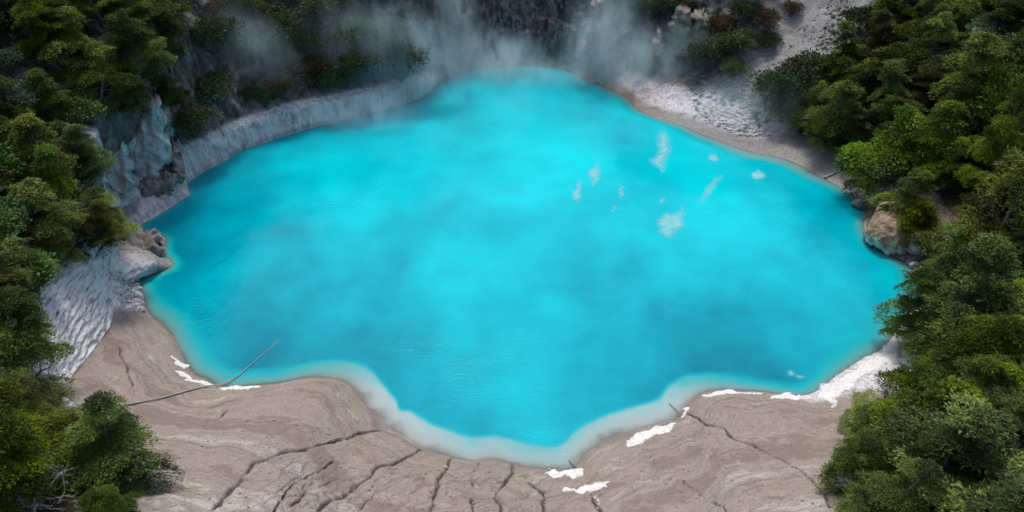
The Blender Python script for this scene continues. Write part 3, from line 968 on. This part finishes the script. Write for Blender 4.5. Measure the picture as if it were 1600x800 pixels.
# ------------------------------------------------------------------ rocks
def rock_material(name, cols, stain=None, crackc=None, foot=False):
    g = NT(name)
    ob = g.coord()
    n = g.noise(ob, 1.7, 8, .7, .5)
    f = g.noise(ob, 11, 5, .7)
    c = g.ramp(n, [(.3, cols[0]), (.48, cols[1]), (.68, cols[2])])
    if stain: c = g.mix(g.ramp(g.noise(g.coord((1, 1, .35)), 2.1, 5, .6), [(.5, 0), (.68, .8)]), c, stain)
    c = g.mix(g.ramp(f, [(.3, .6), (.55, 0)]), c, tuple(x * .35 for x in cols[0]))
    if crackc:
        v = g.n('TexVoronoi', feature='DISTANCE_TO_EDGE'); wv = g.n('VectorMath', operation='ADD'); g.t.links.new(g.coord((1, 1, .7)), wv.inputs[0]); g.t.links.new(g.mix(1.0, (0, 0, 0), g.noise(ob, 2.5, 4, .6)), wv.inputs[1]); g.t.links.new(wv.outputs[0], v.inputs['Vector']); v.inputs['Scale'].default_value = 1.5; v.inputs['Randomness'].default_value = 1.0
        c = g.mix(g.ramp(v.outputs['Distance'], [(.0, .8), (.045, 0)]), c, crackc)
    if foot:                                              # silica stain left by the lake at the foot
        sx = g.n('SeparateXYZ'); g.t.links.new(g.n('NewGeometry').outputs['Position'], sx.inputs[0])
        fz = g.math('ADD', g.math('MULTIPLY', sx.outputs['Z'], -.6), g.math('MULTIPLY', n, 1.6))
        c = g.mix(g.ramp(fz, [(.2, 0), (.5, .85)]), c, (.72, .69, .63))
    return g.done(g.principled(c, .85, g.bump(g.math('ADD', n, g.math('MULTIPLY', f, .4)), .7, .12), .2))


PALEROCK = rock_material('pale_rock_material', ((.20, .22, .22), (.46, .51, .52), (.68, .72, .72)), (.24, .23, .17))
TANROCK = rock_material('tan_rock_material', ((.26, .16, .09), (.44, .31, .20), (.62, .52, .40)), (.30, .19, .10), (.15, .10, .065), True)
WHITEROCK = rock_material('white_rock_material', ((.4, .38, .38), (.66, .64, .64), (.82, .81, .80)))
GREYROCK = rock_material('grey_rock_material', ((.09, .085, .085), (.22, .21, .205), (.40, .385, .36)), (.20, .12, .07))
BEIGEROCK = rock_material('beige_rock_material', ((.07, .065, .05), (.22, .20, .165), (.40, .37, .31)), (.08, .09, .04))
RUSTROCK = rock_material('rust_rock_material', ((.035, .028, .024), (.10, .07, .05), (.20, .14, .10)), (.16, .075, .03))
MUDSTONE = rock_material('mud_stone_material', ((.20, .17, .15), (.34, .30, .265), (.48, .44, .40)))
import bmesh


def rock_mesh(name, seed, mat, sub=4, rough=.22, cuts=9, layer=0.0, crag=0.0):
    bm = bmesh.new()
    bmesh.ops.create_icosphere(bm, subdivisions=sub, radius=1)
    V = np.array([v.co[:] for v in bm.verts])
    R = np.random.default_rng(seed)
    for k in range(cuts):                                 # flat cleavage faces
        d = R.normal(size=3); d /= np.linalg.norm(d)
        h = .62 + .25 * R.random()
        e = np.maximum(V @ d - h, 0)
        V = V - e[:, None] * d * .88
    V *= (1 + rough * fbm(V * 1.4 + seed, 4, .55) + rough * .35 * fbm(V * 4 + seed, 3, .6, True))[:, None]
    if rough >= .25: V *= (1 + .13 * fbm(V * np.array([2.6, 2.6, .9]) + seed * 2, 4, .6, True))[:, None]
    if layer: V[:, :2] *= (1 + layer * np.sin(V[:, 2] * 13 + 2 * noise(V * 2)))[:, None]
    for v, c in zip(bm.verts, V): v.co = c
    m = bpy.data.meshes.new(name)
    bm.to_mesh(m); bm.free()
    for p in m.polygons: p.use_smooth = True
    m.materials.append(mat)
    return m


def put_rock(name, seed, mat, px, py, wpx, hpx, label, cat='rock', depth=.7, tilt=(0, 0, 0), rough=.22, layer=0.0, sink=.25):
    p = hit(px, py + hpx * .35)
    if p is None: return None
    dep = float((p - ORG) @ FWD)
    rx, rz = wpx / 2 * dep / FPX, hpx / 2 * dep / FPX / math.cos(PITCH * .8)
    o = link(name, rock_mesh(name, seed, mat, 5 if wpx * hpx > 5000 else 4, rough, 9, layer), None)
    back = rx * depth * .7 if cat == 'rock' else 0.0
    vd_ = np.array([p[0], p[1]]) / np.linalg.norm(p[:2])
    o.location = (p[0] + vd_[0] * back, p[1] + vd_[1] * back, p[2] + rz * (1 - sink) - rz * .35)
    o.scale = (rx, rx * depth, rz)
    o.rotation_euler = tilt
    return tag(o, label, cat)


put_rock('stone', 22, WHITEROCK, 506, 115, 9, 11, 'small bright white stone on the far left cliff', 'stone', .9, (0, 0, 0), .1, 0, 0)
put_rock('stone', 23, WHITEROCK, 780, 99, 10, 7, 'small white stone at the far water edge', 'stone')
put_rock('stone', 24, WHITEROCK, 1427, 412, 14, 14, 'white stone on the dark pebble shore below the tan boulder', 'stone')
put_rock('boulder', 25, WHITEROCK, 92, 632, 55, 40, 'white boulder showing between the bottom left trees', 'boulder', .8, (0, 0, 0), .2)
put_rock('boulder', 26, WHITEROCK, 62, 735, 60, 70, 'white streaked rock behind the bare stems at bottom left', 'boulder', .8, (0, 0, 0), .25)
put_rock('boulder', 27, GREYROCK, 50, 775, 40, 40, 'grey rock in the bottom left corner', 'boulder', .8)
put_rock('stone', 28, WHITEROCK, 696, 729, 7, 6, 'tiny white stone in the near mud gully', 'stone')
put_rock('boulder', 30, GREYROCK, 1345, 318, 26, 18, 'pale grey rock at the shore above the tan boulder', 'boulder', .8)


def crag(poly_px, base_px, label, mat, seed, lean=.3, thick=2.2, amp=.45, rag=7.0, step=2.6, fwd=.7, bulge=0.0, name='rock_outcrop', cat='rock'):
    """ragged rock face standing out of the slope: outline on a leaning plane, ridged front, real thickness"""
    B = hit(*base_px)
    B = B - np.array([B[0], B[1], 0]) / np.linalg.norm(B[:2]) * fwd
    poly = catmull(np.array(poly_px, float), 4)
    hv = np.array([B[0], B[1], 0.0]); hv /= np.linalg.norm(hv)
    nrm = -hv * math.cos(lean) + np.array([0, 0, math.sin(lean)])
    lo, hi = poly.min(0) - 8, poly.max(0) + 8
    nx, ny = int((hi[0] - lo[0]) / step) + 2, int((hi[1] - lo[1]) / step) + 2
    gx, gy = np.meshgrid(lo[0] + np.arange(nx) * step, lo[1] + np.arange(ny) * step, indexing='ij')
    q = np.stack([gx.ravel(), gy.ravel()], 1)
    q3 = np.c_[q / 16.0, np.full(len(q), seed * 5.3)]
    qw = q + np.stack([fbm(q3, 3, .6), fbm(q3 + 30, 3, .6)], 1) * rag
    ins = np.zeros(len(q), bool)
    for (x1, y1), (x2, y2) in zip(poly, np.roll(poly, -1, 0)):
        if y1 != y2: ins ^= ((y1 > qw[:, 1]) != (y2 > qw[:, 1])) & (qw[:, 0] < (x2 - x1) * (qw[:, 1] - y1) / (y2 - y1) + x1)
    I = ins.reshape(nx, ny)
    cellok = I[:-1, :-1] & I[1:, :-1] & I[1:, 1:] & I[:-1, 1:]
    used = np.zeros_like(I)
    used[:-1, :-1] |= cellok; used[1:, :-1] |= cellok; used[1:, 1:] |= cellok; used[:-1, 1:] |= cellok
    soft = np.zeros(I.shape); er = used.copy()
    for it in range(5):
        soft += er
        er = er & np.roll(er, 1, 0) & np.roll(er, -1, 0) & np.roll(er, 1, 1) & np.roll(er, -1, 1)
    soft /= 5
    d = rays(q)
    t = ((B - ORG) @ nrm) / (d @ nrm)
    W = ORG + d * t[:, None]
    rd = fbm(W * np.array([.8, .8, .32]) + seed, 4, .58, True) * .6 + fbm(W * 2.3 + seed, 3, .6) * .35
    fs = soft.ravel()
    W = W + nrm * (amp * rd * (.35 + .65 * fs) - (1 - fs) ** 2 * .8)[:, None]
    pc = (q - poly.mean(0)) / ((hi - lo) / 2 - 8)
    W = W + nrm * (bulge * np.clip(1 - (pc ** 2).sum(1), 0, 1) ** .7)[:, None]
    back = W + hv * thick
    vid = -np.ones(len(q), int); sel = np.where(used.ravel())[0]; vid[sel] = np.arange(len(sel))
    V = np.concatenate([W[sel], back[sel]]); nv = len(sel)
    G_ = vid.reshape(nx, ny)
    F = []
    ec = {}
    for i, j in zip(*np.where(cellok)):
        f4 = [G_[i, j], G_[i, j + 1], G_[i + 1, j + 1], G_[i + 1, j]]
        F.append(f4); F.append([x + nv for x in f4[::-1]])
        for k in range(4):
            e = (f4[k], f4[(k + 1) % 4]); ec[e] = 1
    for (p, q_) in list(ec):
        if (q_, p) not in ec: F.append([q_, p, p + nv, q_ + nv])
    return tag(link(name, mesh_np(name, V, np.array(F)), mat), label, cat)


crag([(203, 285), (203, 235), (212, 205), (222, 180), (235, 162), (248, 163), (257, 178), (260, 205), (268, 232), (264, 262), (250, 282), (225, 288)], (236, 262),
     'tall pale blue-grey rock pinnacle on the left slope', PALEROCK, 1)
crag([(148, 300), (158, 262), (163, 235), (178, 228), (190, 212), (202, 230), (208, 262), (214, 288), (190, 306), (168, 308)], (186, 285), 'broad pale mottled rock face left of the tall pinnacle', PALEROCK, 2, .45)
crag([(110, 262), (108, 228), (122, 214), (140, 203), (156, 210), (162, 240), (154, 268), (130, 272)], (136, 255), 'small pale rock knob beside the left trees', PALEROCK, 3)
crag([(262, 275), (264, 240), (272, 226), (284, 248), (294, 280), (275, 290)], (276, 272), 'narrow grey-brown rock fin right of the tall pinnacle', GREYROCK, 4)
crag([(140, 330), (138, 305), (150, 292), (175, 300), (190, 316), (170, 334)], (160, 322), 'low pale rock step under the broad rock face', PALEROCK, 5, .6)
crag([(1048, 70), (1046, 30), (1060, 12), (1075, 18), (1086, 44), (1074, 74)], (1064, 60), 'beige upright slab on the far right cliff', BEIGEROCK, 6, .25, 1.8, .35, 6, 2)
crag([(1084, 68), (1082, 34), (1092, 20), (1108, 30), (1110, 58), (1096, 76)], (1096, 62), 'darker beige slab right of the upright slab on the far cliff', BEIGEROCK, 7, .25, 1.8, .35, 6, 2)
crag([(1016, 98), (1018, 66), (1030, 50), (1040, 66), (1040, 96)], (1030, 86), 'blue-grey pointed rock low on the far right cliff', GREYROCK, 8, .25, 1.8, .3, 6, 2)
crag([(200, 305), (214, 280), (240, 266), (278, 258), (288, 276), (264, 298), (228, 314)], (240, 298), 'dark purplish rock shelf above the left shore', GREYROCK, 15, .95, 1.0, .4, 9, 2.4, .3)
crag([(178, 380), (188, 358), (215, 352), (242, 362), (256, 374), (252, 394), (222, 398)], (216, 384), 'dark rough rock on the small left spit', GREYROCK, 16, 1.1, .8, .4, 9, 2.4, .2)
crag([(1296, 118), (1304, 82), (1322, 62), (1340, 76), (1338, 112), (1318, 124)], (1318, 106), 'beige crumbling rock at the right edge of the scree', BEIGEROCK, 13, .5, 1.6, .35, 8, 2.2)
crag([(1347, 362), (1360, 340), (1385, 326), (1410, 330), (1424, 345), (1424, 385), (1410, 404), (1385, 398), (1360, 384)], (1388, 396),
     'large cracked tan boulder with a white foot at the right shore', TANROCK, 20, .75, 1.5, .22, 5, 2.2, .2, 1.0, 'boulder', 'boulder')
crag([(1412, 345), (1430, 338), (1455, 352), (1456, 384), (1436, 400), (1414, 396)], (1434, 392), 'darker brown boulder tucked against the large tan boulder', TANROCK, 21, .75, 1.5, .22, 5, 2.2, .2, .6, 'boulder', 'boulder')
crag([(920, 112), (916, 60), (924, 10), (936, -10), (948, 20), (944, 80), (936, 116)], (932, 100), 'pale streaked rib beside the far right steam column', GREYROCK, 14, .2, 1.5, .4, 8, 2.4)

# ------------------------------------------------------------------ rubble: uncountable small stones
def rubble(name, label, pts_px, n, smin, smax, mat, seed):
    R = np.random.default_rng(seed)
    base = []
    for k in range(4):
        bm = bmesh.new(); bmesh.ops.create_icosphere(bm, subdivisions=1, radius=1)
        V = np.array([v.co[:] for v in bm.verts]); V *= (1 + .3 * R.normal(size=(len(V), 1)))
        base.append((V, np.array([[v.index for v in f.verts] for f in bm.faces]))); bm.free()
    Vs, Fs, off = [], [], 0
    poly = np.array(pts_px, float)
    lo, hi = poly.min(0), poly.max(0)
    made = 0
    while made < n:
        q = lo + (hi - lo) * R.random(2)
        ins = False
        for (x1, y1), (x2, y2) in zip(poly, np.roll(poly, -1, 0)):
            if (y1 > q[1]) != (y2 > q[1]) and q[0] < (x2 - x1) * (q[1] - y1) / (y2 - y1) + x1: ins = not ins
        made += .05
        if not ins: continue
        p = hit(*q)
        if p is None or p[2] < .02: continue
        made += .95
        s = smin + (smax - smin) * R.random() ** 3
        V, F = base[R.integers(4)]
        an = R.random() * 6.28
        c, sn = math.cos(an), math.sin(an)
        W = V @ np.array([[c, -sn, 0], [sn, c, 0], [0, 0, 1]]) * s * np.array([1.2, .9, .7])
        Vs.append(W + p + np.array([0, 0, s * .25])); Fs.append(F + off); off += len(V)
    m = mesh_np(name, np.concatenate(Vs), np.concatenate(Fs), False)
    return tag(link(name, m, mat), label, None, None, 'stuff')


rubble('rubble', 'scattered white and grey rubble on the far right flat', [(1090, 165), (1150, 168), (1200, 195), (1215, 215), (1150, 212), (1085, 185)], 420, .05, .26, WHITEROCK, 1)
rubble('rubble', 'dark stones among the white rubble on the far right flat', [(1100, 120), (1180, 130), (1210, 190), (1190, 212), (1110, 195), (1070, 150)], 320, .05, .26, GREYROCK, 2)
rubble('scree', 'loose grey scree stones in the right chute', [(1290, 0), (1330, 0), (1335, 90), (1300, 110), (1230, 120), (1150, 168), (1110, 165)], 600, .03, .11, GREYROCK, 3)
rubble('scree', 'pale stones along the edge of the right chute', [(1295, 0), (1325, 0), (1345, 110), (1300, 115), (1275, 70)], 320, .04, .2, BEIGEROCK, 4)
rubble('pebbles', 'dark pebbles along the right shore below the tan boulder', [(1400, 398), (1440, 405), (1460, 450), (1445, 480), (1436, 440), (1410, 410)], 220, .04, .2, GREYROCK, 5)
rubble('grit', 'loose grit on the near mud slope', [(330, 620), (580, 680), (700, 730), (800, 730), (900, 745), (1000, 690), (1100, 640), (1280, 640), (1300, 800), (220, 800)], 1300, .015, .06, MUDSTONE, 6)
rubble('rubble', 'broken stones along the shore under the white ledge', [(165, 415), (230, 440), (232, 490), (190, 480)], 200, .04, .25, WHITEROCK, 7)

# ------------------------------------------------------------------ white silica crusts on the shore
g = NT('silica_crust_material')
n = g.noise(g.coord(), 5, 6, .7)
pr = g.principled(g.ramp(n, [(.3, (.46, .44, .42)), (.5, (.74, .73, .71))]), .8, g.bump(n, .4, .05), .2)
tr = g.n('BsdfTransparent'); mx = g.n('MixShader')
n8 = g.noise(g.coord(), 9, 5, .7)
g.set(mx.inputs[0], g.ramp(g.math('ADD', g.math('MULTIPLY', g.attr('soft'), 1.0), g.math('SUBTRACT', n8, .42)), [(.05, 0), (.3, 1)]))
g.t.links.new(tr.outputs[0], mx.inputs[1]); g.t.links.new(pr, mx.inputs[2])
CRUST = g.done(mx.outputs[0])


def crust(poly_px, label, seed, thick=.035, mat=None, name='silica_crust', cat='mineral crust', onwater=False, rag=.22):
    """thin irregular sheet that follows the ground"""
    pts = np.array(poly_px, float)
    W = []
    for p in pts:
        h = unproj([p], .0)[0] if onwater else hit(*p)
        if h is None: h = unproj([p], .0)[0]
        W.append(h)
    W = np.array(W)
    ring = catmull(W[:, :2], 8)
    lo, hi = ring.min(0) - .3, ring.max(0) + .3
    cell = float(np.clip(np.sqrt(np.prod(hi - lo) / 2600), .04, .16))
    nx, ny = int((hi[0] - lo[0]) / cell) + 2, int((hi[1] - lo[1]) / cell) + 2
    gx, gy = np.meshgrid(lo[0] + np.arange(nx) * cell, lo[1] + np.arange(ny) * cell, indexing='ij')
    q = np.stack([gx.ravel(), gy.ravel()], 1)
    q3 = np.c_[q, np.full(len(q), seed * 3.7)]
    qw = q + np.stack([fbm(q3 * 1.6, 4, .6), fbm(q3 * 1.6 + 40, 4, .6)], 1) * rag
    ins = np.zeros(len(q), bool)
    for (x1, y1), (x2, y2) in zip(ring, np.roll(ring, -1, 0)):
        if y1 != y2: ins ^= ((y1 > qw[:, 1]) != (y2 > qw[:, 1])) & (qw[:, 0] < (x2 - x1) * (qw[:, 1] - y1) / (y2 - y1) + x1)
    I = ins.reshape(nx, ny)
    I[0] = I[-1] = False; I[:, 0] = I[:, -1] = False
    nb_ = I | np.roll(I, 1, 0) | np.roll(I, -1, 0) | np.roll(I, 1, 1) | np.roll(I, -1, 1)
    full_ = I & np.roll(I, 1, 0) & np.roll(I, -1, 0) & np.roll(I, 1, 1) & np.roll(I, -1, 1)
    vid = -np.ones((nx, ny), int); V = []; F = []
    for i, j in zip(*np.where(nb_)):
        x, y = gx[i, j], gy[i, j]
        z = .006 if onwater else max(gz(x, y, 0.0), .0)
        if not onwater: z += thick if full_[i, j] else (thick * .6 if I[i, j] else -.03)
        vid[i, j] = len(V); V.append((x, y, z))
    for i in range(nx - 1):
        for j in range(ny - 1):
            f4 = (vid[i, j], vid[i + 1, j], vid[i + 1, j + 1], vid[i, j + 1])
            if min(f4) >= 0 and (I[i, j] or I[i + 1, j] or I[i + 1, j + 1] or I[i, j + 1]): F.append(f4)
    if not F: return None
    me = mesh_np(name, np.array(V), np.array(F))
    soft = np.zeros((nx, ny)); er = I.copy()
    for it in range(7):
        soft += er; er = er & np.roll(er, 1, 0) & np.roll(er, -1, 0) & np.roll(er, 1, 1) & np.roll(er, -1, 1)
    attr(me, 'soft', (soft / 7)[vid >= 0][np.argsort(vid[vid >= 0])])
    o = link(name, me, mat or CRUST)
    return tag(o, label, cat)


crust([(851, 741), (866, 735), (890, 733), (908, 735), (915, 745), (903, 744), (896, 748), (882, 744), (866, 747)], 'white silica crust at the tip of the near shore', 1)
crust([(874, 768), (886, 762), (900, 765), (910, 758), (925, 757), (950, 753), (952, 757), (935, 766), (922, 770), (905, 773), (893, 767)], 'long white silica crust just below the near shore tip', 2)
crust([(921, 770), (926, 771), (934, 788), (943, 800), (937, 800), (928, 786)], 'thin white streak running down a crack at the bottom', 3, .02)
crust([(976, 690), (1000, 676), (1030, 665), (1060, 663), (1045, 674), (1015, 684), (990, 698)], 'long white crust band on the mud right of the cove', 4)
crust([(1062, 653), (1066, 642), (1074, 638), (1074, 645), (1068, 652)], 'small white crust where the right cove bends', 5)
crust([(1100, 618), (1130, 610), (1160, 613), (1200, 614), (1172, 617), (1140, 615), (1110, 620)], 'thin white crust line along the right near shore', 6, .02)
crust([(1200, 623), (1220, 616), (1250, 618), (1240, 624), (1215, 626)], 'flat white crust left of the white beach', 7, .02)
crust([(1270, 618), (1285, 604), (1310, 592), (1340, 572), (1372, 552), (1392, 532), (1402, 536), (1400, 556), (1385, 572), (1360, 582), (1340, 600), (1320, 615), (1300, 636), (1292, 624)],
      'broad bright white silica beach under the right trees', 8, .06)
crust([(272, 580), (288, 582), (305, 592), (335, 600), (330, 605), (300, 598)], 'white crust along the left mud slab edge', 9, .03)
crust([(345, 606), (370, 603), (405, 602), (400, 606), (360, 610)], 'thin white crust beside the pole at the water line', 10, .02)
crust([(268, 552), (276, 560), (292, 574), (284, 576), (270, 566)], 'small pale crust on the left mud slab', 11, .02)

# ------------------------------------------------------------------ scum floating on the lake
g = NT('lake_scum_material')
n = g.noise(g.coord(), 1.2, 6, .65)
pr = g.principled(g.mix(n, (.20, .66, .72), (.34, .72, .76)), .5, None, .2)
tr = g.n('BsdfTransparent'); mx = g.n('MixShader')
g.set(mx.inputs[0], g.math('MULTIPLY', g.ramp(g.attr('soft'), [(0, 0), (.9, .75)]), g.ramp(n, [(.25, .55), (.6, 1)])))
g.t.links.new(tr.outputs[0], mx.inputs[1]); g.t.links.new(pr, mx.inputs[2])
SCUM = g.done(mx.outputs[0])
SC_L = [
 ([(1022, 346), (1036, 336), (1056, 330), (1072, 322), (1070, 340), (1074, 350), (1060, 362), (1042, 374), (1030, 364)], 'largest pale scum patch floating on the lake'),
 ([(1090, 312), (1100, 296), (1115, 280), (1132, 272), (1120, 290), (1108, 308), (1096, 320)], 'slanting pale scum streak right of the largest patch'),
 ([(1016, 256), (1024, 236), (1026, 212), (1032, 200), (1046, 212), (1050, 236), (1042, 256), (1036, 270), (1028, 262)], 'tall pale scum streak near the far right shore'),
 ([(892, 306), (898, 296), (902, 282), (908, 284), (908, 304), (903, 318)], 'left pale scum streak in the middle of the lake'),
 ([(916, 270), (928, 256), (934, 242), (936, 258), (940, 274), (932, 288), (924, 292), (922, 280)], 'forked pale scum streak in the middle of the lake'),
 ([(964, 298), (970, 291), (976, 296), (974, 306), (969, 312)], 'small round scum patch right of the forked streak'),
 ([(954, 326), (958, 319), (962, 324), (960, 331), (956, 331)], 'tiny scum patch below the small round one'),
 ([(1030, 312), (1038, 308), (1036, 316), (1031, 320)], 'tiny scum patch above the largest patch'),
 ([(1108, 246), (1118, 238), (1124, 246), (1116, 254)], 'faint scum patch close to the far right shore'),
 ([(1172, 272), (1186, 265), (1198, 272), (1190, 280), (1176, 278)], 'faint scum patch beside the grey mud flat'),
]
for i, (pl, lb) in enumerate(SC_L):
    crust(pl, lb, 20 + i, .004, SCUM, 'scum_patch', 'scum', True, .22)
crust([(1228, 580), (1236, 577), (1244, 582), (1240, 588), (1230, 586)], 'small whitish foam fleck off the white beach', 40, .01, SCUM, 'foam_fleck', 'foam', True, .1)
crust([(1240, 588), (1250, 584), (1258, 588), (1250, 593)], 'second foam fleck off the white beach, nearer the shore', 41, .01, SCUM, 'foam_fleck', 'foam', True, .1)

# ------------------------------------------------------------------ fallen pole, driftwood, dead shrubs
def wood(name, pts, r0, r1, label, cat, mat=DEADWOOD):
    pts = np.array(pts); n = len(pts)
    fine_ = np.stack([np.interp(np.linspace(0, n - 1, n * 6), np.arange(n), pts[:, k]) for k in range(3)], 1)
    for it in range(6): fine_[1:-1] = .5 * fine_[1:-1] + .25 * (fine_[:-2] + fine_[2:])
    m = tubes(name, [(fine_, np.linspace(r0, r1, len(fine_)))], mat, 7)
    return tag(link(name, m), label, cat)


pp = [hit(*p) + np.array([0, 0, .07]) for p in [(188, 635), (225, 629), (262, 621), (296, 611), (325, 604)]]
pp += [unproj([p], z)[0] for p, z in [((350, 601), .1), ((372, 588), .05), ((400, 563), .03), ((420, 546), .02), ((436, 531), -.01)]]
wood('fallen_pole', pp, .055, .014, 'long thin fallen pole lying from the left mud into the lake', 'pole')
lp = [hit(*p) + np.array([0, 0, .08]) for p in [(1288, 279), (1302, 272), (1316, 267)]]
wood('driftwood', lp, .1, .06, 'short grey log on the right mud flat above the tan boulder', 'driftwood')
lp = [unproj([p], z)[0] for p, z in [((889, 719), .06), ((895, 726), .1), ((901, 731), .2)]]
wood('driftwood', lp, .02, .03, 'short dark twig sticking into the lake at the near tip', 'driftwood', BARK)
lp = [unproj([p], z)[0] for p, z in [((1045, 630), .04), ((1054, 638), .08), ((1064, 648), .3)]]
wood('driftwood', lp, .015, .025, 'thin twig in the shallows where the right cove bends', 'driftwood', BARK)


def dead_shrub(px, py, size, seed, label):
    p = hit(px, py)
    if p is None: p = above(px, py, .1)
    R = np.random.default_rng(seed)
    root = empty('dead_shrub', p, 0, 1)
    thick, thin = [], []

    def grow(a, d, l, r, lev):
        b = a + d * l
        pts = bend(a, b, R, 5, .07)
        (thick if lev < 2 else thin).append((pts, np.linspace(r, r * .55, 5)))
        if lev == 4: return
        for k in range(3 if lev else 6):
            dd = d + R.normal(size=3) * (.55 if lev else .8) + np.array([0, 0, .1])
            dd /= np.linalg.norm(dd)
            grow(pts[R.integers(2, 5)], dd, l * (.55 + .25 * R.random()), r * .5, lev + 1)
    for k in range(2):
        d = np.array([R.normal() * .6 - .3, R.normal() * .6, 1.0]); d /= np.linalg.norm(d)
        grow(np.array([0., 0, -.1]), d, size * .45, size * .028, 0)
    link('branch', tubes('dead_branch', thick, DEADWOOD, 6), None, root)
    tag(link('twig', tubes('dead_twig', thin, DEADWOOD, 3), None, root), kind='stuff')
    return tag(root, label, 'shrub')


dead_shrub(1575, 790, 3.2, 1, 'grey leafless dead shrub at the right edge of the bottom corner')
dead_shrub(1535, 720, 2.4, 2, 'bare grey twiggy shrub between the trees at bottom right')
dead_shrub(1335, 790, 1.6, 3, 'small bare grey twigs at the edge of the right mud slope')
dead_shrub(1400, 640, 2.2, 4, 'thin grey dead shrub under the trees by the white beach')
dead_shrub(75, 790, 2.6, 5, 'bare dark-stemmed shrub in front of the white rock at bottom left')

# ------------------------------------------------------------------ steam
def steam_material(name, dens, scale, lo, hi, stretch=(1, 1, 1), seed=0.0):
    g = NT(name)
    oc = g.coord()
    ln = g.n('VectorMath', operation='LENGTH'); g.t.links.new(oc, ln.inputs[0])
    fall = g.n('MapRange'); fall.interpolation_type = 'SMOOTHSTEP'
    g.set(fall.inputs['Value'], ln.outputs['Value']); fall.inputs['From Min'].default_value = 1.0; fall.inputs['From Max'].default_value = .15
    geo = g.n('NewGeometry'); mp = g.n('Mapping'); g.t.links.new(geo.outputs['Position'], mp.inputs[0])
    mp.inputs['Scale'].default_value = stretch; mp.inputs['Location'].default_value = (seed, seed * 2.1, 0)
    n = g.noise(mp.outputs[0], scale, 5, .62, 1.0)
    k = g.n('MapRange'); g.set(k.inputs['Value'], n); k.inputs['From Min'].default_value = lo; k.inputs['From Max'].default_value = hi
    d = g.math('MULTIPLY', g.math('MULTIPLY', fall.outputs[0], k.outputs[0]), dens)
    v = g.n('VolumeScatter'); v.inputs['Color'].default_value = (.62, .86, 1, 1); v.inputs['Anisotropy'].default_value = .2
    g.set(v.inputs['Density'], d)
    return g.done(None, v.outputs[0])


def steam(px, z, rad, dens, label, seed, scale=.45, lo=.42, hi=.68, tilt=0.0):
    c = unproj([px], z)[0]
    bm = bmesh.new(); bmesh.ops.create_icosphere(bm, subdivisions=3, radius=1)
    m = bpy.data.meshes.new('steam'); bm.to_mesh(m); bm.free()
    m.materials.append(steam_material('steam_material', dens, scale, lo, hi, (1, 1, .55), seed))
    o = link('steam', m)
    o.location = c; o.scale = rad; o.rotation_euler = (0, tilt, 0)
    return tag(o, label, None, None, 'stuff')


steam((680, 40), 4.5, (5.5, 3.2, 8.5), 1.15, 'tall white steam column rising at the far left corner of the lake', 1.0, lo=.36, hi=.66, tilt=-.2)
steam((765, 88), 1.8, (7.0, 3.2, 3.6), .8, 'puff of steam on the water at the foot of the dark cliff', 2.0, lo=.36)
steam((580, 100), 4.0, (12.0, 3.2, 7.0), .62, 'thin steam drifting over the streaked far bank', 3.0, lo=.34)
steam((945, 70), 3.8, (5.4, 2.8, 7.0), .75, 'steam column in front of the far right cliff', 4.0, lo=.38, tilt=.15)
steam((1030, 105), 2.8, (8.5, 3.2, 5.0), .6, 'thin steam veil at the foot of the far right cliff', 5.0, lo=.34)
steam((1180, 170), 2.0, (9.0, 4.5, 3.4), .32, 'low steam over the far right mud flat', 6.0, lo=.3)
steam((370, 110), 5.0, (6.5, 3.2, 6.5), .8, 'faint steam over the far left rocks', 7.0, lo=.34)
steam((820, 112), .9, (17.0, 4.5, 2.0), .3, 'low steam lying along the far water edge', 8.0, lo=.34)
steam((560, 175), 1.6, (8.0, 2.5, 2.6), .40, 'low steam along the streaked far bank', 9.0, lo=.36)
steam((800, 190), 1.2, (19.0, 12.0, 2.0), .04, 'thin mist drifting over the far half of the lake', 10.0, lo=.36, scale=.22)
